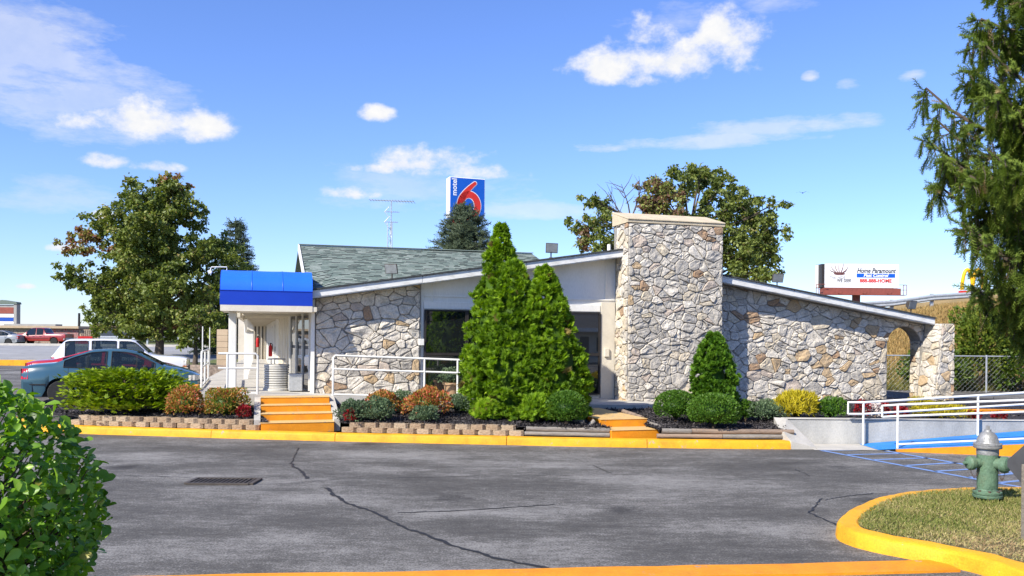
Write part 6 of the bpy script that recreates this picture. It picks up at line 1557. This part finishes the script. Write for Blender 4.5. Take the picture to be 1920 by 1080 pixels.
SEDAN = dict(L=4.38, W=1.74, wheel_r=.31, arches=[.93, 3.44], clear=.2, roof_w=.66, paint=M['car_blue'], glass=M['car_glass'],
             top=[(0, .95), (.04, 1.0), (.35, 1.04), (.75, 1.07), (1.25, 1.29), (1.62, 1.415), (2.05, 1.445), (2.45, 1.43), (2.75, 1.37), (3.42, 1.0), (3.8, .93), (4.2, .8), (4.38, .68)],
             belt=[(0, .9), (.5, .97), (1.0, .965), (2, .93), (3.2, .89), (3.8, .84), (4.38, .6)], wid=[(0, .86), (.2, .94), (.6, .99), (1.5, 1), (3.4, .985), (4.0, .94), (4.25, .86), (4.38, .76)],
             win=[(1.0, 2.02), (2.14, 3.22)], screens={'rear_window': (.78, 1.6), 'windscreen': (2.68, 3.38)}, lamps=[('tail_light', 'lamp_red', (0.0, .16, .66, .93)), ('headlight', 'lamp_clear', (4.08, 4.34, .6, .74)), ('marker_light', 'lamp_amber', (4.1, 4.3, .5, .535))],
             handles=[1.22, 2.28], mirror=3.0, seams=[2.08, 3.16, 1.1], rub=(.05, .6, .52), bump=(.3, .58), seats=[2.15, 1.35], spokes=6)
zc = .25
def along(px, D, z): p = atD(px, 700, D); return Vector((p.x, D, z))
rear = along(54, 22.9, zc); ctr = rear+eu*2.19; car('sedan_car', 'blue-green compact sedan parked behind the juniper', (ctr.x, ctr.y, zg(ctr.x, ctr.y)-.0), TH, SEDAN, group='cars parked by the walkway')
RED = dict(SEDAN); RED['paint'] = M['car_red']; RED['top'] = [(x, z*(.92 if z > 1.1 else .97)) for x, z in SEDAN['top']]
rear = along(56, 25.9, zc); ctr = rear+eu*2.25; car('sedan_car', 'red sedan parked between the blue sedan and the white utility car', (ctr.x, ctr.y, zg(ctr.x, ctr.y)), TH, RED, group='cars parked by the walkway')
SUV = dict(L=4.25, W=1.72, wheel_r=.35, arches=[.95, 3.52], clear=.3, roof_w=.84, paint=M['car_white'], glass=M['car_glass'],
           top=[(0, 1.0), (.06, 1.15), (.36, 1.56), (.5, 1.61), (1.6, 1.63), (2.45, 1.61), (2.6, 1.57), (3.05, 1.12), (3.3, 1.07), (4.1, 1.02), (4.25, .96)], belt=[(0, 1.03), (2, 1.03), (3.1, 1.02), (4.25, .92)], wid=[(0, .94), (.3, 1), (3.8, 1), (4.25, .93)],
           win=[(.42, 1.12), (1.24, 2.0), (2.1, 2.86)], screens={'rear_window': (.05, .32), 'windscreen': (2.6, 3.02)}, lamps=[('tail_light', 'lamp_red', (0, .1, .78, 1.0)), ('headlight', 'lamp_clear', (4.14, 4.22, .74, .9)), ('marker_light', 'lamp_amber', (4.14, 4.22, .62, .72))],
           handles=[1.4, 2.2], mirror=2.85, seams=[1.2, 2.06, 2.95], rub=(1.3, 3.1, .7), bump=(.45, .68), bump_mat=M['black_plastic'], seats=[2.1, 1.3], spokes=5)
rear = along(106, 29.4, zc); ctr = rear+eu*2.12; car('utility_car', 'boxy white utility car parked behind the red sedan', (ctr.x, ctr.y, zg(ctr.x, ctr.y)), TH, SUV, group='cars parked by the walkway')
TRUCK = dict(L=5.5, W=1.9, wheel_r=.38, arches=[1.15, 4.5], clear=.42, roof_w=.8, paint=M['truck_red'], glass=M['dark_glass'],
             top=[(0, 1.16), (.05, 1.17), (2.02, 1.18), (2.06, 1.3), (2.3, 1.72), (2.5, 1.78), (3.4, 1.78), (3.6, 1.72), (4.25, 1.22), (4.4, 1.2), (5.2, 1.12), (5.5, .95)], belt=[(0, 1.14), (5.5, .95)], wid=[(0, .95), (.2, 1), (5.1, 1), (5.5, .9)],
             win=[(2.3, 2.95), (3.05, 3.95)], screens={'rear_window': (2.06, 2.28), 'windscreen': (3.62, 4.2)}, lamps=[('tail_light', 'lamp_red', (0, .1, .8, 1.05)), ('headlight', 'lamp_clear', (5.35, 5.46, .75, .88))],
             handles=[2.5, 3.2], mirror=3.9, seams=[2.1, 3.0, 4.1], rub=(1.7, 4.0, .7), bump=(.55, .75), bump_mat=M['metal_grey'], seats=[2.7, 3.4], spokes=5)
c_ = atD(55, 640, 86); car('pickup_truck', 'dark red crew cab pickup across the highway', (c_.x, 88.5, zg(0, 88)), PI, TRUCK, 'truck')
c_ = atD(-12, 640, 86); GREY = dict(SEDAN); GREY['paint'] = M['car_grey']; car('sedan_car', 'grey car cut by the left edge before the red pickup', (c_.x, 87.2, zg(0, 88)), PI, GREY)
# ================================================================ FAR LEFT: shop, plaza sign, guardrail, woods
def shop():
    D = 97.; k = D/F; x0 = atD(-160, 620, D).x; x1 = atD(147, 620, D).x; x2 = atD(174, 620, D).x; z0 = .8; zt = atD(80, 611, D).z; zm = atD(80, 615.5, D).z
    t = empty('roadside_shop', ((x0+x1)/2, D, z0)); tag(t, 'long low stone-faced shop with a red display wall across the highway', 'building'); c = (x0+x1)/2
    xr = atD(96, 620, D).x-c
    b = MB(); b.bx((x0-c, 0, -.3), (xr, 9, zm-z0)); b.build('stone_front', M['shop_stone'], t)
    b = MB(); b.bx((xr, 0, -.3), (x1-c, 9, zm-z0)); b.build('display_wall', M['shop_display'], t)
    b = MB(); b.bx((x0-c-.3, -.4, zm-z0), (x1-c+.2, 9, zt-z0)); b.build('roof', M['shop_roof'], t)
    b = MB(); b.prism([(x1-c, .1, -.2), (x2-c+1.2, .1, -.2), (x2-c, .1, zm-z0-.1), (x1-c, .1, zm-z0-.1)], (0, 8, 0)); b.build('side_roof', M['shop_roof'], t)
    b = MB(); b.bx((x1-c, -.05, .0), (x2-c, .095, .9)); b.build('red_base', M['red_paint'], t)
    for i in range(7):
        xx = x1-c+.3+(x2-x1-.4)*i/6; b = MB(); b.bar((xx, .07, .9), (xx, .07, zm-z0-.15), .1, .06); b.build('seam', M['shop_stone'], t)
    b = MB(); b.bx((xr*.1-1, 2, zt-z0), (xr*.1+5, 3.5, zt-z0+.22)); b.build('roof_unit', M['plaza_stone'], t)
    D2 = 104.; xx0, xx1 = atD(-22, 600, D2).x, atD(31, 600, D2).x; zt = atD(10, 567, D2).z; t = empty('plaza_sign', ((xx0+xx1)/2, D2, z0)); tag(t, 'grey stone plaza sign with stacked tenant panels at the far left', 'sign'); w = xx1-xx0
    b = MB(); b.bx((-w/2, 0, 0), (-w/2+.35, .8, zt-z0-.2)); b.bx((w/2-.35, 0, 0), (w/2, .8, zt-z0-.2)); b.bx((-w/2+.35, .1, 2), (w/2-.35, .7, zt-z0-.3)); b.build('frame', M['plaza_stone'], t)
    b = MB(); b.prism([(-w/2-.1, -.1, zt-z0-.2), (w/2+.1, -.1, zt-z0-.2), (w/2, -.1, zt-z0+.05), (0, -.1, zt-z0+.3), (-w/2, -.1, zt-z0+.05)], (0, 1, 0)); b.build('top', M['shingle_c'], t)
    zz = zt-z0-.6
    for mat, h in [('board_red', .75), ('sign_white', .4), ('sign_navy', .4), ('sign_white', .4), ('sign_white', .4)]:
        b = MB(); b.bx((-w/2+.4, .05, zz-h), (w/2-.4, .095, zz)); b.build('tenant_panel', M[mat], t); zz -= h+.06
shop()
def guardrail(name, label, P, post_step=2.4, h=.75):
    P = [Vector(p) for p in P]; o0 = P[0].copy(); t = empty(name, o0); tag(t, label, 'guardrail'); P = [p-o0 for p in P]
    prof = [(-.155, .0), (-.1, -.07), (-.06, -.07), (0, .0), (.06, -.07), (.1, -.07), (.155, 0)]; b = MB(); n = len(prof)
    for i, p in enumerate(P):
        nn = knorm(P, i)
        for dz, o in prof: q = p+nn*o; b.v.append((q.x, q.y, p.z+h-.16+dz))
    b.f = [(i*n+k, (i+1)*n+k, (i+1)*n+k+1, i*n+k+1) for i in range(len(P)-1) for k in range(n-1)]; b.m = [0]*len(b.f); b.build('beam', M['galvanized'], t)
    for a, c in zip(P, P[1:]):
        m_ = max(1, int((c-a).length/post_step))
        for i in range(m_):
            p = a.lerp(c, i/m_); bb = MB(); bb.bx((p.x-.07, p.y+.08, p.z-.3), (p.x+.07, p.y+.2, p.z+h+.03)); bb.build('post', M['galvanized'], t); bb = MB(); bb.bx((p.x-.06, p.y+.01, p.z+h-.36), (p.x+.06, p.y+.079, p.z+h-.02)); bb.build('spacer', M['old_wood'], t)
guardrail('guardrail', 'steel guardrail on the far side of the highway under the maple', [(-41.5, 86, zg(0, 86)), (-18, 86, zg(0, 86))], 4., 1.0)
def poles():
    for lab, px, y0, y1, D, r in [('thin pale lamp post left of the awning', 379.5, 612, 690, 40, .035), ('thin sign post left of the awning post', 393, 614, 668, 44, .03), ('dark utility pole beyond the shop roof', 148, 587, 640, 100, .16)]:
        a, c = atD(px, y1, D), atD(px, y0, D); a.z = zg(0, D); b = MB(); b.tube([(0, 0, -.2), (0, 0, c.z-a.z)], [r, r*.8], 8); o = b.build('pole', M['dark_frame'] if D == 100 else M['rail_paint'], smooth=40, loc=(a.x, a.y, a.z)); tag(o, lab, 'pole')
    a = atD(420, 640, 38); t = empty('brick_pillar', (a.x, 38, .45)); tag(t, 'tan stacked block pillar behind the awning post', 'pillar'); 
    for k in range(7):
        b = MB(); b.bx((-.24, -.24, k*.27+.004), (.24, .24, k*.27+.262)); b.build('block', M['shop_roof'], t)
    a = atD(356, 690, 40); t = empty('low_stone_wall', (a.x, 36., .3)); tag(t, 'low dark stone wall at the lawn edge beyond the white car', 'wall'); b = MB(); b.bx((-1.6, 0, -.2), (3.2, .5, .5)); b.build('wall', M['shop_stone'], t)
    b = MB(); b.grid(lambda s, u_: (-17+13*s, 47+4.4*u_, .5+.18*math.sin(PI*u_)), 10, 4); tag(b.build('lawn', M['far_grass'], smooth=True), kind='structure')
poles()
def woods():
    n = 26000; x = rng.uniform(-110, -30, n); y = rng.uniform(118, 140, n); hmax = 4.2+1.6*np.sin(x*.21)+1.2*np.sin(x*.53+1)+1.*np.sin(x*1.1); keep = x/y > -.485; x, y, hmax = x[keep], y[keep], hmax[keep]; n = len(x)
    z = .8+hmax*rng.random(n)**.7; V, Fc = scatter(*LEAF2, np.stack([x, y, z], 1), unit(n), unit(n)+np.array([0, -.5, .6]), rng.uniform(.4, .9, n), rng.uniform(.3, .6, n))
    o = link('distant_woods', fast_mesh('distant_woods', V, Fc, np.repeat(rng.random(n)*.7, 4)), M['bush_leaf']); tag(o, 'low distant belt of woods beyond the highway', 'woods', kind='stuff')
woods()
# ================================================================ RIGHT: embankment, fence, bushes
def hillz(x, y):
    def ss(a, b, v): v = min(max((v-a)/(b-a), 0), 1); return v*v*(3-2*v)
    f = ss(31.5, 42.5, y); e = ss(4, 12, x); top = 3.5+.10*(x-20)+.012*max(0, x-20)**1.5
    return .28+(top-.28)*f*e+.06*math.sin(x*1.7)*math.sin(y*1.3)*f
def hill():
    b = MB(); b.grid(lambda s, u_: (2+70*s, 30.5+32*u_, hillz(2+70*s, 30.5+32*u_)), 90, 60); tag(b.build('embankment', M['hill_grass'], smooth=True), kind='structure')
    n = 90000; x = rng.uniform(12, 34, n); y = 31+13*rng.random(n)**1.1; z = np.array([hillz(a, c) for a, c in zip(x, y)])
    ax = np.stack([rng.normal(.15, .35, n), rng.normal(0, .35, n), np.ones(n)], 1); f = np.clip((y-31.5)/6.5, 0, 1)
    green = rng.random(n) > f*1.25-.08+.2*np.sin(x*1.3)*np.sin(y*.9)
    for nm, m_, mat in (('dry_grass', ~green, 'dry_blade'), ('weeds', green, 'green_blade')):
        k = m_.sum(); V, Fc = scatter(np.array([(-.5, 0, 0), (.5, 0, 0), (.1, .6, .2), (0, 1, .8)]), np.array([(0, 1, 2), (0, 2, 3)]), np.stack([x, y, z-.03], 1)[m_], ax[m_], unit(k), rng.uniform(.12, .38, k), rng.uniform(.018, .045, k), np.full(k, .1))
        o = link(nm, fast_mesh(nm, V, Fc, np.repeat(np.clip(rng.normal(.45, .22, k), 0, 1), 4)), M[mat]); tag(o, {'dry_grass': 'tall straw coloured grass on the embankment', 'weeds': 'green weeds along the foot of the embankment'}[nm], 'grass', kind='stuff')
    guardrail('guardrail', 'steel guardrail along the top of the dry grass embankment', [(x, 42.6, hillz(x, 42.6)-.1) for x in np.arange(11., 31, 2.)], 1.9, .85)
hill()
def fence():
    y = 30.2; t = empty('chain_link_fence', (15, y, .3)); tag(t, 'grey chain link fence at the foot of the embankment', 'fence')
    for i in range(7):
        b = MB(); b.tube([(i*2.4-3, 0, -.2), (i*2.4-3, 0, 1.32)], .032, 6); b.build('post', M['galvanized'], t, smooth=50)
    b = MB(); b.tube([(-3, 0, 1.28), (11.4, 0, 1.28)], .022, 6); b.build('top_rail', M['galvanized'], t, smooth=50)
    b = MB(); s = .17
    for i in range(int((14.4+1.25)/s)):
        x = -3-1.25+i*s
        for sg in (1, -1):
            a, c = (x, 0.), (x+1.25, 1.25)
            if sg < 0: a, c = (x+1.25, 0), (x, 1.25)
            # trim to the bays
            lo, hi = -3, 11.4
            def cl(p, q):
                if p[0] < lo: f = (lo-p[0])/(q[0]-p[0]); p = (lo, p[1]+(q[1]-p[1])*f)
                if p[0] > hi: f = (hi-p[0])/(q[0]-p[0]); p = (hi, p[1]+(q[1]-p[1])*f)
                return p
            if max(a[0], c[0]) <= lo or min(a[0], c[0]) >= hi: continue
            a2, c2 = cl(a, c), cl(c, a); b.tube([(a2[0], .012*sg, a2[1]), (c2[0], .012*sg, c2[1])], .0012, 3, caps=False)
    b.build('wire_mesh', M['galvanized'], t)
fence()
for lab, x0, x1, y0, y1, D, z, n, rm in [('yellow-green bush against the embankment right of the stone buttress', 1795, 1885, 585, 728, 31.2, .3, 7000, .6), ('dark bush under the hanging spruce branches', 1862, 1960, 640, 735, 30.8, .3, 5000, .22),
                                         ('low green bush at the foot of the bank seen through the arch', 1700, 1745, 668, 735, 31.5, .3, 1800, .4), ('weedy bush behind the stone buttress', 1742, 1812, 675, 738, 31.0, .3, 2600, .35), ('green bush on the bank below the spruce', 1880, 1990, 590, 690, 34, 1.0, 4000, .4)]:
    shrub_px('bush', lab, x0, x1, y0, y1, D, z, n, 'bush_leaf', LEAF2, .14, group='bushes at the foot of the embankment', lump=.4, shell=.45, rmean=rm, rsd=.22, aspect=.6, inner=False)
def arches_sign():
    D = 120.; k = D/F; c = atD(1815, 560, D); z0 = 3.; t = empty('restaurant_sign', (c.x, D, z0)); tag(t, 'yellow arches above a red sign box, half hidden by the spruce', 'sign')
    zr0, zr1 = atD(1815, 566, D).z-z0, atD(1815, 545, D).z-z0
    b = MB(); b.bx((-.95, 0, zr0), (3.2, .8, zr1)); b.build('red_box', M['sign_red'], t)
    for s in (0, 1):
        b = MB(); x0 = -.7+s*1.5; pts = [(x0+.75-.75*math.cos(a), .3, zr1+.1+2.9*math.sin(a)) for a in np.linspace(0, PI, 13)]; b.tube(pts, .26, 8); b.build('arch', M['arch_yellow'], t, smooth=50)
    b = MB(); b.tube([(1.2, .4, -3), (1.2, .4, zr0)], .3, 8); b.build('pole', M['galvanized'], t)
arches_sign()
def bird():
    p = atD(1505, 362, 60); b = MB(); b.tube([(-.12, 0, 0), (0, 0, .01), (.16, 0, 0)], [.01, .05, .008], 6)
    for s in (-1, 1): b.add([(-.03, 0, .02), (.07, 0, .02), (.03+.02, s*.01+.0, .02), (.0, s*.0, .0)], [(0, 1, 2)]); b.add([(-.05, s*.03, .02), (.08, s*.03, .02), (.06, s*.25, .11), (-.04, s*.22, .1), (-.03, s*.42, .03), (.02, s*.42, .03)], [(0, 1, 2, 3), (3, 2, 5, 4)])
    o = b.build('bird', M['skin_dark'], loc=p, rz=1.2); tag(o, 'small dark bird flying in the sky right of the tree', 'bird')
bird()
# ================================================================ BEHIND THE CAMERA: what the office windows mirror
def opposite():
    t = empty('opposite_motel_wing', (32, -16, 0), math.radians(-8)); tag(t, 'motel wing across the car park mirrored in the office window', 'building')
    b = MB(); b.bx((-14, -7, -.2), (16, 0, 2.6)); b.build('wall', M['cream_paint'], t)
    b = MB(); b.prism([(-15, 1.2, 2.7), (-15, -3.5, 5.0), (-15, -8, 2.7)], (32, 0, 0)); b.build('roof', M['roof_grey'], t)
    b = MB(); b.bx((-15, 1.1, 2.55), (17, 1.22, 2.85)); b.build('fascia', M['white_paint'], t)
    for i in range(5):
        b = MB(); b.bx((-12+i*5.5, .001, .1), (-11+i*5.5, .06, 2.15)); b.build('door', M['bronze'], t); b = MB(); b.bx((-10+i*5.5, .001, .9), (-8+i*5.5, .06, 2.1)); b.build('window', M['dark_frame'], t)
opposite()
for i, (x, y, h) in enumerate([(11, -12, 7.5), (16, -14, 8.5), (21, -13, 7), (6, -15, 8)]):
    conifer('spruce_tree', ['spruce behind the viewpoint mirrored at the left of the dark window', 'tallest spruce behind the viewpoint mirrored in the window', 'spruce behind the viewpoint next to the opposite wing', 'spruce behind the viewpoint furthest from the opposite wing'][i], (x, y, 0), h, 2.6, 16, 'dark_spruce_leaf', SHOOT_LO, .5, .2, nb=8, shoots=9, group='trees behind the viewpoint')
